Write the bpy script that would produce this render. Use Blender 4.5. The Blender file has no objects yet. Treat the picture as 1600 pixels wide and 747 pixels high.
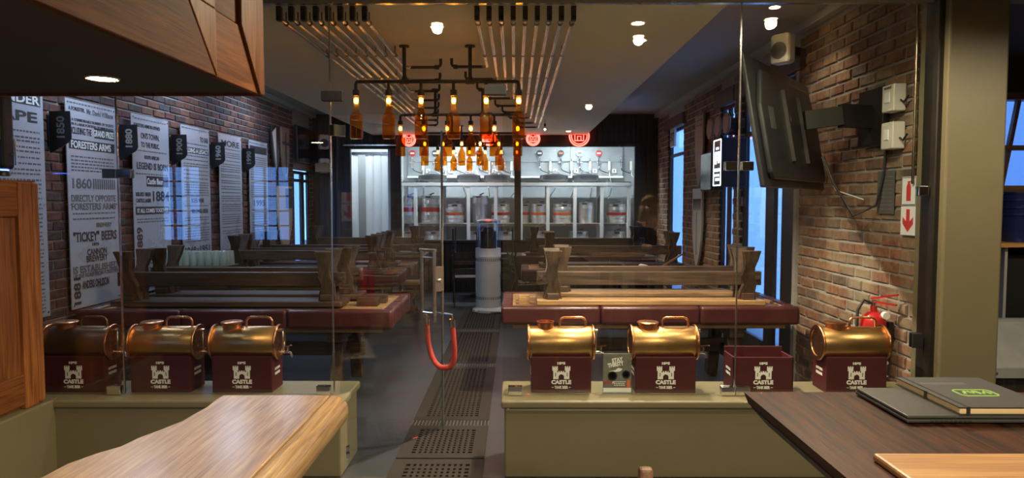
import bpy, math, random
from mathutils import Vector, Matrix, Euler
random.seed(7)
PI = math.pi
S = bpy.context.scene
COL = S.collection

# ------------------------------------------------------------------ camera, world, exposure
CAM = Vector((0, 0, 1.67)); F = 1080.0
PITCH, YAW = math.atan(59.5 / F), 0.0046
cd = bpy.data.cameras.new('camera'); cam = bpy.data.objects.new('camera', cd); COL.objects.link(cam)
cam.location = CAM; cam.rotation_euler = (PI / 2 - PITCH, 0, YAW)
cd.sensor_width = 36; cd.lens = 36 * F / 1600; cd.clip_start = .02; cd.clip_end = 200
S.camera = cam
S.view_settings.view_transform = 'Standard'; S.view_settings.look = 'None'
S.view_settings.gamma = 1; S.view_settings.use_curve_mapping = False
S.view_settings.exposure = 1.55
S.cycles.transparent_max_bounces = 32
S.cycles.max_bounces = 8; S.cycles.diffuse_bounces = 4; S.cycles.glossy_bounces = 4
S.cycles.sample_clamp_indirect = 4
W = bpy.data.worlds.new('world'); S.world = W; W.use_nodes = True
W.node_tree.nodes['Background'].inputs[0].default_value = (.15, .35, .92, 1)
W.node_tree.nodes['Background'].inputs[1].default_value = 1.9
RM = Euler((PI / 2 - PITCH, 0, YAW)).to_matrix()

def ray(x, y): return RM @ Vector(((x - 800) / F, (373.5 - y) / F, -1))
def at(x, y, Y):
    d = ray(x, y); return CAM + d * (Y / d.y)
def atz(x, y, z):
    d = ray(x, y); return CAM + d * ((z - CAM.z) / d.z)
def atx(x, y, X):
    d = ray(x, y); return CAM + d * (X / d.x)

def lamp(name, kind, loc, energy, color, rot=None, **kw):
    l = bpy.data.lights.new(name, kind); l.energy = energy; l.color = color
    for k, v in kw.items(): setattr(l, k, v)
    o = bpy.data.objects.new(name, l); COL.objects.link(o); o.location = loc
    if rot: o.rotation_euler = rot
    return o
WARM = (1, .83, .57); COOL = (.86, .94, 1)
# ------------------------------------------------------------------ materials
MATS = {}
def nodes(name):
    m = bpy.data.materials.new(name); m.use_nodes = True
    nt = m.node_tree; MATS[name] = m
    return m, nt, nt.nodes['Principled BSDF']
def N(nt, t, **kw):
    n = nt.nodes.new(t)
    for k, v in kw.items():
        if k.startswith('i_'): n.inputs[k[2:].replace('_', ' ')].default_value = v
        else: setattr(n, k, v)
    return n
def L(nt, a, b): nt.links.new(a, b)
def c4(c): return (c[0], c[1], c[2], 1)

def plain(name, c, rough=.5, metal=0, var=.12, scale=6, bump=0, bscale=60, rvar=.1, spec=.5, coat=0):
    m, nt, b = nodes(name)
    tc = N(nt, 'ShaderNodeTexCoord')
    no = N(nt, 'ShaderNodeTexNoise', i_Scale=scale, i_Detail=5)
    L(nt, tc.outputs['Object'], no.inputs['Vector'])
    mx = N(nt, 'ShaderNodeMixRGB')
    mx.inputs[1].default_value = c4([x * (1 - var) for x in c]); mx.inputs[2].default_value = c4([min(1, x * (1 + var)) for x in c])
    L(nt, no.outputs[0], mx.inputs[0]); L(nt, mx.outputs[0], b.inputs['Base Color'])
    mr = N(nt, 'ShaderNodeMapRange'); mr.inputs[3].default_value = max(0, rough - rvar); mr.inputs[4].default_value = min(1, rough + rvar)
    L(nt, no.outputs[0], mr.inputs[0]); L(nt, mr.outputs[0], b.inputs['Roughness'])
    b.inputs['Metallic'].default_value = metal; b.inputs['Specular IOR Level'].default_value = spec
    b.inputs['Coat Weight'].default_value = coat
    if bump:
        n2 = N(nt, 'ShaderNodeTexNoise', i_Scale=bscale, i_Detail=4); L(nt, tc.outputs['Object'], n2.inputs['Vector'])
        bp = N(nt, 'ShaderNodeBump', i_Strength=bump, i_Distance=.01); L(nt, n2.outputs[0], bp.inputs['Height']); L(nt, bp.outputs[0], b.inputs['Normal'])
    return m

def wood(name, c1, c2, axis='X', rough=.4, scale=1.0, coat=0, rnd=.25, bump=.15, dist=.9, pore=.6, spec=.5):
    m, nt, b = nodes(name)
    tc = N(nt, 'ShaderNodeTexCoord'); oi = N(nt, 'ShaderNodeObjectInfo')
    ad = N(nt, 'ShaderNodeVectorMath', operation='ADD'); sc = N(nt, 'ShaderNodeVectorMath', operation='SCALE'); sc.inputs['Scale'].default_value = 13
    cb = N(nt, 'ShaderNodeCombineXYZ')
    for k in range(3): L(nt, oi.outputs['Random'], cb.inputs[k])
    L(nt, cb.outputs[0], sc.inputs[0]); L(nt, tc.outputs['Object'], ad.inputs[0]); L(nt, sc.outputs[0], ad.inputs[1])
    mp = N(nt, 'ShaderNodeMapping')
    s = {'X': (1.2, 16, 16), 'Y': (16, 1.2, 16), 'Z': (16, 16, 1.2)}[axis]
    mp.inputs['Scale'].default_value = [q * scale for q in s]; L(nt, ad.outputs[0], mp.inputs['Vector'])
    n1 = N(nt, 'ShaderNodeTexNoise', i_Scale=1.3, i_Detail=8, i_Distortion=dist); L(nt, mp.outputs[0], n1.inputs['Vector'])
    mp2 = N(nt, 'ShaderNodeMapping'); mp2.inputs['Scale'].default_value = [q * scale * (1 if q < 2 else 5) for q in s]; L(nt, ad.outputs[0], mp2.inputs['Vector'])
    n2 = N(nt, 'ShaderNodeTexNoise', i_Scale=1.5, i_Detail=4); L(nt, mp2.outputs[0], n2.inputs['Vector'])
    mm = N(nt, 'ShaderNodeMath', operation='MULTIPLY_ADD'); mm.inputs[1].default_value = .45; L(nt, n2.outputs[0], mm.inputs[0]); L(nt, n1.outputs[0], mm.inputs[2])
    cr = N(nt, 'ShaderNodeValToRGB'); cr.color_ramp.elements[0].position = .52; cr.color_ramp.elements[1].position = .92
    cr.color_ramp.elements[0].color = c4(c1); cr.color_ramp.elements[1].color = c4(c2); L(nt, mm.outputs[0], cr.inputs[0])
    hs = N(nt, 'ShaderNodeHueSaturation'); mr = N(nt, 'ShaderNodeMapRange'); mr.inputs[3].default_value = 1 - rnd; mr.inputs[4].default_value = 1 + rnd
    L(nt, oi.outputs['Random'], mr.inputs[0]); L(nt, mr.outputs[0], hs.inputs['Value']); L(nt, cr.outputs[0], hs.inputs['Color'])
    mp3 = N(nt, 'ShaderNodeMapping'); mp3.inputs['Scale'].default_value = [q * (4 if q < 2 else 26) for q in s]; L(nt, ad.outputs[0], mp3.inputs['Vector'])
    n3 = N(nt, 'ShaderNodeTexNoise', i_Scale=1.0, i_Detail=2); L(nt, mp3.outputs[0], n3.inputs['Vector'])
    r3 = N(nt, 'ShaderNodeValToRGB'); r3.color_ramp.elements[0].position = .36; r3.color_ramp.elements[1].position = .5; r3.color_ramp.elements[0].color = (.42, .36, .32, 1); r3.color_ramp.elements[1].color = (1, 1, 1, 1); L(nt, n3.outputs[0], r3.inputs[0])
    mu = N(nt, 'ShaderNodeMixRGB', blend_type='MULTIPLY'); mu.inputs[0].default_value = pore; L(nt, hs.outputs[0], mu.inputs[1]); L(nt, r3.outputs[0], mu.inputs[2])
    L(nt, mu.outputs[0], b.inputs['Base Color'])
    b.inputs['Specular IOR Level'].default_value = spec
    b.inputs['Roughness'].default_value = rough; b.inputs['Coat Weight'].default_value = coat; b.inputs['Coat Roughness'].default_value = .2
    bp = N(nt, 'ShaderNodeBump', i_Strength=bump, i_Distance=.004); L(nt, mm.outputs[0], bp.inputs['Height']); L(nt, bp.outputs[0], b.inputs['Normal'])
    return m

def emit(name, c, s):
    m, nt, b = nodes(name); b.inputs['Base Color'].default_value = c4(c)
    b.inputs['Emission Color'].default_value = c4(c); b.inputs['Emission Strength'].default_value = s; return m

def clear(name, tint, ior=1.45, rough=0.0, gl=(1, 1, 1)):
    m, nt, b = nodes(name); nt.nodes.remove(b)
    tr = N(nt, 'ShaderNodeBsdfTransparent'); tr.inputs[0].default_value = c4(tint)
    g = N(nt, 'ShaderNodeBsdfGlossy'); g.inputs['Roughness'].default_value = rough; g.inputs[0].default_value = c4(gl)
    f = N(nt, 'ShaderNodeFresnel', i_IOR=ior); mx = N(nt, 'ShaderNodeMixShader')
    ge = N(nt, 'ShaderNodeNewGeometry'); mr = N(nt, 'ShaderNodeMapRange'); mr.inputs[3].default_value = ior; mr.inputs[4].default_value = 1 / ior   # no total reflection on leaving the pane
    L(nt, ge.outputs['Backfacing'], mr.inputs[0]); L(nt, mr.outputs[0], f.inputs['IOR'])
    L(nt, f.outputs[0], mx.inputs[0]); L(nt, tr.outputs[0], mx.inputs[1]); L(nt, g.outputs[0], mx.inputs[2])
    L(nt, mx.outputs[0], nt.nodes['Material Output'].inputs[0]); return m

def brickmat(name, cols, wash=None):
    m, nt, b = nodes(name)
    oi = N(nt, 'ShaderNodeObjectInfo'); ge = N(nt, 'ShaderNodeNewGeometry')
    a = N(nt, 'ShaderNodeMath', operation='ADD'); L(nt, oi.outputs['Random'], a.inputs[0]); L(nt, ge.outputs['Random Per Island'], a.inputs[1])
    fr = N(nt, 'ShaderNodeMath', operation='FRACT'); L(nt, a.outputs[0], fr.inputs[0])
    cr = N(nt, 'ShaderNodeValToRGB'); cr.color_ramp.interpolation = 'LINEAR'
    e = cr.color_ramp.elements
    while len(e) < len(cols): e.new(.5)
    for k, c in enumerate(cols): e[k].position = k / (len(cols) - 1); e[k].color = c4(c)
    L(nt, fr.outputs[0], cr.inputs[0])
    tc = N(nt, 'ShaderNodeTexCoord'); no = N(nt, 'ShaderNodeTexNoise', i_Scale=22, i_Detail=6)
    L(nt, ge.outputs['Position'], no.inputs['Vector'])
    mx = N(nt, 'ShaderNodeMixRGB', blend_type='MULTIPLY'); mx.inputs[0].default_value = .75
    r2 = N(nt, 'ShaderNodeValToRGB'); r2.color_ramp.elements[0].position = .3; r2.color_ramp.elements[1].position = .7
    r2.color_ramp.elements[0].color = (.45, .42, .4, 1); r2.color_ramp.elements[1].color = (1.15, 1.1, 1.05, 1); L(nt, no.outputs[0], r2.inputs[0])
    L(nt, cr.outputs[0], mx.inputs[1]); L(nt, r2.outputs[0], mx.inputs[2])
    if wash:
        n3 = N(nt, 'ShaderNodeTexNoise', i_Scale=3.2, i_Detail=7); L(nt, ge.outputs['Position'], n3.inputs['Vector'])
        r3 = N(nt, 'ShaderNodeValToRGB'); r3.color_ramp.elements[0].position = .47; r3.color_ramp.elements[1].position = .66; L(nt, n3.outputs[0], r3.inputs[0])
        m3 = N(nt, 'ShaderNodeMixRGB'); m3.inputs[2].default_value = c4(wash); sc = N(nt, 'ShaderNodeMath', operation='MULTIPLY'); sc.inputs[1].default_value = .75
        L(nt, r3.outputs[0], sc.inputs[0]); L(nt, sc.outputs[0], m3.inputs[0]); L(nt, mx.outputs[0], m3.inputs[1]); mx = m3
    L(nt, mx.outputs[0], b.inputs['Base Color'])
    b.inputs['Roughness'].default_value = .85
    bp = N(nt, 'ShaderNodeBump', i_Strength=.7, i_Distance=.012); L(nt, no.outputs[0], bp.inputs['Height']); L(nt, bp.outputs[0], b.inputs['Normal'])
    return m

wood('oak', (.12, .036, .009), (.27, .095, .026), 'Y', .6, scale=1.5, spec=.2)
wood('oak_vertical', (.15, .046, .012), (.33, .125, .035), 'Z', .5, scale=1.5, spec=.3)
wood('oak_counter', (.33, .18, .07), (.58, .38, .18), 'Y', .36, scale=4.2, coat=.35, rnd=.05, dist=.35)
wood('table_dark', (.005, .0018, .001), (.085, .024, .008), 'Y', .5, scale=2.6, rnd=.05, dist=.6, spec=.22)
wood('bench_wood', (.022, .012, .008), (.1, .055, .034), 'X', .5)
wood('bench_leg_wood', (.02, .012, .008), (.11, .066, .04), 'Z', .55)
wood('plank_wood', (.2, .1, .04), (.45, .27, .12), 'X', .45, rnd=.2)
wood('board_wood', (.4, .2, .07), (.6, .34, .14), 'X', .4, rnd=.03)
wood('panel_wood', (.012, .009, .008), (.05, .036, .03), 'Z', .55, rnd=.3)
wood('timber_frame', (.16, .08, .035), (.32, .17, .08), 'X', .5)
plain('mat_wood', (.026, .02, .016), .8, spec=.25, var=.35, scale=9)
plain('leather', (.055, .013, .013), .33, var=.25, scale=5, bump=.25, bscale=14)
plain('olive', (.165, .142, .08), .42, var=.1, scale=2.5, bump=.06, bscale=30)
plain('ceiling_paint', (.66, .61, .4), .75, var=.05, scale=1)
plain('side_ceiling', (.4, .39, .38), .8, var=.06, scale=1)
plain('concrete', (.036, .039, .044), .34, spec=.4, var=.35, scale=1.4, bump=.08, bscale=5, rvar=.14)
plain('bar_floor', (.05, .048, .045), .8, var=.3, spec=.2)
plain('mortar', (.3, .285, .26), .95, var=.25, scale=5, bump=.6, bscale=40)
plain('plaster_dark', (.09, .085, .08), .9, var=.2)
plain('room_paint', (.3, .25, .17), .8, var=.1)
brickmat('brick_red', [(.2, .07, .045), (.13, .05, .04), (.085, .06, .06), (.24, .1, .06), (.1, .05, .045), (.07, .065, .075), (.18, .065, .045)])
brickmat('brick_worn', [(.26, .12, .065), (.2, .085, .05), (.3, .17, .09), (.15, .08, .055), (.24, .13, .085), (.1, .075, .06), (.28, .13, .07)], (.26, .2, .13))
plain('brass', (.66, .39, .15), .33, 1, var=.25, scale=7, rvar=.09)
plain('copper', (.62, .28, .13), .28, 1, var=.2, scale=8)
plain('dark_copper', (.2, .12, .07), .42, 1, var=.3, scale=8)
plain('steel', (.62, .62, .6), .25, 1, var=.1)
plain('pipe_steel', (.6, .5, .36), .2, 1, var=.2)
plain('keg_steel', (.74, .75, .76), .32, .65, var=.1)
plain('chrome', (.8, .8, .8), .1, 1, var=.03)
plain('iron', (.05, .045, .04), .45, .7, var=.2)
plain('black_metal', (.012, .012, .013), .5, var=.2)
plain('black_plastic', (.016, .016, .018), .4, var=.15)
plain('maroon', (.07, .009, .012), .55, spec=.3, var=.12, scale=3)
plain('white_print', (.86, .84, .78), .6, var=.02)
plain('grey_print', (.15, .15, .16), .6, var=.02)
plain('flag_print', (.36, .35, .34), .6)
plain('grate_steel', (.2, .2, .2), .45, .8)
plain('dark_print', (.045, .045, .05), .6, var=.02)
plain('poster', (.46, .48, .53), .3, var=.05, scale=3)
plain('heater_grey', (.42, .43, .44), .4, .2, var=.04)
plain('rope_red', (.42, .04, .025), .75, var=.35, scale=90, bump=.5, bscale=130)
plain('red_paint', (.42, .018, .02), .25, var=.08)
plain('red_band', (.6, .04, .04), .4, var=.05)
plain('orange_band', (.7, .16, .05), .4, var=.05)
plain('white_paint', (.75, .77, .78), .45, var=.04)
plain('cold_steel', (.36, .39, .41), .45, .3, var=.08)  # wall grey darkened to carry the shade behind the kegs
plain('zinc', (.5, .53, .53), .4, .5, var=.15, scale=12)
plain('white_plastic', (.62, .6, .54), .4, var=.04)
plain('paper', (.75, .7, .58), .7, var=.04)
plain('cream_pages', (.72, .55, .3), .7, var=.08, scale=30)
plain('laptop', (.05, .05, .047), .45, var=.1, bump=.05, bscale=300)
plain('notebook', (.035, .035, .034), .6, var=.1, bump=.1, bscale=250)
plain('green_print', (.32, .56, .12), .5, var=.03)
plain('blue_plastic', (.012, .02, .11), .28, var=.1)
plain('shield_wood', (.26, .19, .12), .5, var=.25, scale=10)
plain('skin', (.72, .46, .36), .5, var=.05)
plain('hair', (.5, .36, .18), .6, var=.3, scale=60)
plain('cloth_dark', (.03, .03, .035), .9, var=.2)
plain('photo_grey', (.16, .15, .12), .5, var=.6, scale=25)
plain('screen', (.012, .013, .02), .12, var=.1)
plain('rubber', (.02, .02, .02), .6)
plain('hose', (.7, .7, .66), .35)
plain('ground', (.16, .17, .16), .9, var=.4, scale=12, bump=.8, bscale=25)
emit('bulb_glow', (1, .68, .24), 26)
emit('lamp_glow', (1, .86, .6), 9)
emit('cool_glow', (.9, .96, 1), 14)
emit('blue_glow', (.62, .78, 1), 7)
emit('neon_red', (1, .07, .05), 3.2)
emit('sign_white', (.75, .86, 1), 1.6)
emit('blue_led', (.08, .16, 1), 4)
clear('glass', (.95, .97, .96), 1.5)
clear('thin_glass', (.97, .98, .98), 1.4)
am = clear('amber', (.84, .43, .08), 1.5, .03, (1, .8, .5)); nt = am.node_tree
sh_ = nt.nodes['Material Output'].inputs[0].links[0].from_socket; mx = N(nt, 'ShaderNodeMixShader'); mx.inputs[0].default_value = .09; tl = N(nt, 'ShaderNodeBsdfTranslucent'); tl.inputs[0].default_value = (.85, .42, .05, 1)
L(nt, sh_, mx.inputs[1]); L(nt, tl.outputs[0], mx.inputs[2]); L(nt, mx.outputs[0], nt.nodes['Material Output'].inputs[0])
clear('clear_plastic', (.8, .86, .9), 1.45, .1)
gw = clear('glassware', (.8, .88, .84), 1.5, .05); nt = gw.node_tree
sh_ = nt.nodes['Material Output'].inputs[0].links[0].from_socket; mx = N(nt, 'ShaderNodeMixShader'); mx.inputs[0].default_value = .3; tl = N(nt, 'ShaderNodeBsdfDiffuse'); tl.inputs[0].default_value = (.75, .8, .76, 1)
L(nt, sh_, mx.inputs[1]); L(nt, tl.outputs[0], mx.inputs[2]); L(nt, mx.outputs[0], nt.nodes['Material Output'].inputs[0])
m, nt, b = nodes('plastic_sheet')
nt.nodes.remove(b); tl = N(nt, 'ShaderNodeBsdfTranslucent'); tl.inputs[0].default_value = (.92, .94, .97, 1)
df = N(nt, 'ShaderNodeBsdfDiffuse'); df.inputs[0].default_value = (.7, .75, .8, 1); mx = N(nt, 'ShaderNodeMixShader'); mx.inputs[0].default_value = .2
L(nt, tl.outputs[0], mx.inputs[1]); L(nt, df.outputs[0], mx.inputs[2]); L(nt, mx.outputs[0], nt.nodes['Material Output'].inputs[0])

# ------------------------------------------------------------------ mesh helpers
class MB:
    def __init__(s): s.v = []; s.f = []
    def add(s, vs, fs):
        o = len(s.v); s.v += [tuple(p) for p in vs]; s.f += [tuple(i + o for i in q) for q in fs]; return s
    def box(s, x0, x1, y0, y1, z0, z1):
        return s.add([(x0, y0, z0), (x1, y0, z0), (x1, y1, z0), (x0, y1, z0), (x0, y0, z1), (x1, y0, z1), (x1, y1, z1), (x0, y1, z1)],
                     [(0, 3, 2, 1), (4, 5, 6, 7), (0, 1, 5, 4), (1, 2, 6, 5), (2, 3, 7, 6), (3, 0, 4, 7)])
    def bar(s, p, q, w, h, up=(0, 0, 1)):
        p, q = Vector(p), Vector(q); d = (q - p).normalized(); u = Vector(up)
        if abs(d.dot(u)) > .98: u = Vector((0, 1, 0))
        r = d.cross(u).normalized(); u = r.cross(d)
        vs = [e + r * (a * w / 2) + u * (c * h / 2) for e in (p, q) for a, c in ((-1, -1), (1, -1), (1, 1), (-1, 1))]
        return s.add(vs, [(0, 1, 2, 3), (7, 6, 5, 4), (0, 4, 5, 1), (1, 5, 6, 2), (2, 6, 7, 3), (3, 7, 4, 0)])
    def cyl(s, p, q, r, n=14, r2=None):
        p, q = Vector(p), Vector(q); d = (q - p).normalized(); u = Vector((0, 0, 1)) if abs(d.z) < .9 else Vector((1, 0, 0))
        a = d.cross(u).normalized(); b = d.cross(a); r2 = r if r2 is None else r2
        vs = [e + (a * math.cos(t) + b * math.sin(t)) * rr for e, rr in ((p, r), (q, r2)) for t in [2 * PI * k / n for k in range(n)]]
        return s.add(vs, [(k, (k + 1) % n, (k + 1) % n + n, k + n) for k in range(n)] + [tuple(range(n))[::-1], tuple(range(n, 2 * n))])
    def tube(s, pts, r, n=8, closed=False):
        pts = [Vector(p) for p in pts]; m = len(pts); a = None; vs = []
        for i, p in enumerate(pts):
            if closed: d = (pts[(i + 1) % m] - pts[i - 1]).normalized()
            else: d = (pts[min(i + 1, m - 1)] - pts[max(i - 1, 0)]).normalized()
            if a is None:
                u = Vector((0, 0, 1)) if abs(d.z) < .9 else Vector((1, 0, 0)); a = d.cross(u).normalized()
            else: a = (a - d * a.dot(d)).normalized()
            b = d.cross(a)
            vs += [p + (a * math.cos(2 * PI * k / n) + b * math.sin(2 * PI * k / n)) * r for k in range(n)]
        fs = []
        for i in range(m if closed else m - 1):
            j = (i + 1) % m
            fs += [(i * n + k, i * n + (k + 1) % n, j * n + (k + 1) % n, j * n + k) for k in range(n)]
        if not closed: fs += [tuple(range(n))[::-1], tuple(range((m - 1) * n, m * n))]
        return s.add(vs, fs)
    def lathe(s, prof, n=20, c=(0, 0, 0), axis='Z'):
        c = Vector(c); vs = []; m = len(prof)
        for r, z in prof:
            for k in range(n):
                t = 2 * PI * k / n; x, y = r * math.cos(t), r * math.sin(t)
                vs.append(c + Vector({'Z': (x, y, z), 'X': (z, x, y), 'Y': (y, z, x)}[axis]))
        fs = [(i * n + k, i * n + (k + 1) % n, (i + 1) * n + (k + 1) % n, (i + 1) * n + k) for i in range(m - 1) for k in range(n)]
        if prof[0][0] > 1e-5: fs.append(tuple(range(n))[::-1])
        if prof[-1][0] > 1e-5: fs.append(tuple(range((m - 1) * n, m * n)))
        return s.add(vs, fs)
    def prism(s, poly, fn, d0, d1):
        n = len(poly)
        vs = [fn(a, b, d0) for a, b in poly] + [fn(a, b, d1) for a, b in poly]
        return s.add(vs, [tuple(range(n))[::-1], tuple(range(n, 2 * n))] + [(k, (k + 1) % n, (k + 1) % n + n, k + n) for k in range(n)])
    def sphere(s, c, r, n=14, m=8, sz=1):
        return s.lathe([(r * math.sin(PI * k / m), -r * sz * math.cos(PI * k / m)) for k in range(m + 1)], n, c)
    def quad(s, a, b, c, d): return s.add([a, b, c, d], [(0, 1, 2, 3)])
    def mesh(s, name, mat, smooth=None):
        me = bpy.data.meshes.new(name); me.from_pydata(s.v, [], s.f)
        import bmesh
        bm = bmesh.new(); bm.from_mesh(me); bmesh.ops.recalc_face_normals(bm, faces=bm.faces); bm.to_mesh(me); bm.free()
        if mat: me.materials.append(MATS[mat])
        if smooth:
            me.polygons.foreach_set('use_smooth', [True] * len(me.polygons)); me.set_sharp_from_angle(angle=math.radians(smooth))
        return me
    def build(s, name, mat, parent=None, smooth=None, bevel=None, seg=2):
        o = link(name, s.mesh(name, mat, smooth), parent)
        if bevel:
            md = o.modifiers.new('bevel', 'BEVEL'); md.width = bevel; md.segments = seg; md.limit_method = 'ANGLE'; md.harden_normals = False
        return o

def link(name, data, parent=None):
    o = bpy.data.objects.new(name, data); COL.objects.link(o)
    if parent: o.parent = parent
    return o
def tag(o, label, cat, group=None):
    o['label'] = label; o['category'] = cat
    if group: o['group'] = group
    return o
def thing(name, label, cat, loc=(0, 0, 0), rz=0, group=None):
    o = link(name, None); o.location = loc; o.rotation_euler = (0, 0, rz); o.empty_display_size = .05
    return tag(o, label, cat, group)
def struct(o, kind='structure'): o['kind'] = kind; return o
def copy_tree(o, parent=None):
    c = o.copy(); COL.objects.link(c); c.parent = parent
    for ch in list(o.children): copy_tree(ch, c)
    return c
def dup(root, loc, label=None, group=None, rot=None):
    r = copy_tree(root); r.location = loc
    if rot is not None: r.rotation_euler = rot
    if label: r['label'] = label
    if group: r['group'] = group
    return r
XY = lambda a, b, d: (a, b, d)
XZ = lambda a, b, d: (a, d, b)
YZ = lambda a, b, d: (d, a, b)

TXT = {}
def text(s, parent, c, right, up, w, h, mat, bold=0.02, name='lettering', mirror=False):
    """flat raised lettering fitted into w x h, centred at c (local to parent)"""
    key = (s, bold)
    if key not in TXT:
        cu = bpy.data.curves.new('t', 'FONT'); cu.body = s; cu.size = 1; cu.offset = bold; cu.resolution_u = 3; cu.extrude = .004
        o = bpy.data.objects.new('t', cu); COL.objects.link(o)
        me = bpy.data.meshes.new_from_object(o.evaluated_get(bpy.context.evaluated_depsgraph_get()))
        bpy.data.objects.remove(o); bpy.data.curves.remove(cu)
        xs = [v.co.x for v in me.vertices]; ys = [v.co.y for v in me.vertices]
        TXT[key] = ([tuple(v.co) for v in me.vertices], [tuple(p.vertices) for p in me.polygons], min(xs), max(xs), min(ys), max(ys))
        bpy.data.meshes.remove(me)
    vs, fs, x0, x1, y0, y1 = TXT[key]
    r, u = Vector(right).normalized(), Vector(up).normalized(); n = r.cross(u); c = Vector(c)
    mb = MB(); mb.v = [tuple(c + r * ((x - (x0 + x1) / 2) * w / (x1 - x0)) + u * ((y - (y0 + y1) / 2) * h / (y1 - y0)) + n * (.0006 + z * .15)) for x, y, z in vs]; mb.f = list(fs)
    me = bpy.data.meshes.new(name); me.from_pydata(mb.v, [], mb.f); me.materials.append(MATS[mat])
    return link(name, me, parent)

m, nt, b = nodes('sky_dimmer')
nt.nodes.remove(b); tl = N(nt, 'ShaderNodeBsdfTranslucent'); tl.inputs[0].default_value = (.3, .34, .4, 1); L(nt, tl.outputs[0], nt.nodes['Material Output'].inputs[0])
# ------------------------------------------------------------------ the setting
XL, XR, YG, YB, ZC, ZS = -3.7, 2.6, 4.2, 12.7, 2.87, 3.25
struct(MB().box(-6.6, 7, 4.1, 15.2, -.12, 0).build('floor', 'concrete')); struct(MB().box(-6.6, 7, -3.4, 4.1, -.12, 0).build('floor', 'bar_floor'))
struct(MB().box(-6.6, 7, -3.4, 4.3, ZC, ZC + .15).build('ceiling', 'room_paint'))
struct(MB().box(-2.6, 1.3, 4.3, YB + .1, ZC, ZC + .5).build('ceiling', 'ceiling_paint'))          # lowered centre panel of the hall
struct(MB().box(-3.95, -2.6, 4.3, YB + .12, ZS, ZS + .12).build('ceiling', 'side_ceiling'))
struct(MB().box(1.3, 2.95, 4.3, YB + .12, ZS, ZS + .12).build('ceiling', 'side_ceiling'))
struct(MB().box(-3.95, -2.6, 4.24, 4.3, ZC, ZS).box(1.3, 2.95, 4.24, 4.3, ZC, ZS).build('trim_1', 'room_paint'))
# cornices
struct(MB().box(XL + .0, XL + .07, 4.3, YB, ZS - .07, ZS).build('trim_2', 'side_ceiling'))
struct(MB().box(XR - .07, XR, 4.3, YB, ZS - .07, ZS).build('trim_3', 'side_ceiling'))
# bar room shell
wf = struct(link('wall_front', None)); wf.empty_display_size = .05
bw = MB(); WX = [(-6.0, -5.3), (-4.45, -3.8)]; px = -6.6
for a, b_ in WX: bw.box(px, a, -3.4, -3.2, 0, ZC).box(a, b_, -3.4, -3.2, 0, 1.0).box(a, b_, -3.4, -3.2, 2.25, ZC); px = b_
bw.box(px, 7, -3.4, -3.2, 0, ZC); bw.build('masonry', 'room_paint', wf)
for i, (a, b_) in enumerate(WX):
    w = struct(link('window_%d' % (11 + i), None))
    fr = MB(); n = max(3, round((b_ - a) / .22))
    for k in range(n + 1): fr.box(a + (b_ - a) * k / n - .012, a + (b_ - a) * k / n + .012, -3.33, -3.27, 1.0, 2.25)
    for k in range(6): fr.box(a, b_, -3.33, -3.27, 1.0 + 1.25 * k / 5 - .012, 1.0 + 1.25 * k / 5 + .012)
    fr.build('window_frame', 'iron', w)
struct(MB().box(-6.75, -6.6, -3.4, 4.5, 0, ZC).build('wall_bar_left', 'room_paint'))
struct(MB().box(7, 7.15, -3.4, 6.1, 0, ZC).build('wall_bar_right', 'room_paint'))
struct(MB().box(-6.6, -3.72, 4.3, 4.5, 0, ZC).build('wall_bar_end', 'room_paint'))
# kitchen corner right of the pillar: back wall with a window, ceiling
KY = 5.9
k = MB().box(2.9, 4.0, KY, KY + .15, 0, 3.0).box(5.4, 7, KY, KY + .15, 0, 3.0).box(4.0, 5.4, KY, KY + .15, 0, 1.78).box(4.0, 5.4, KY, KY + .15, 2.56, 3.0)
struct(k.build('wall_kitchen', 'plaster_dark'))
struct(MB().box(2.95, 7, 4.3, KY, ZC, ZC + .12).build('ceiling', 'plaster_dark'))

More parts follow.
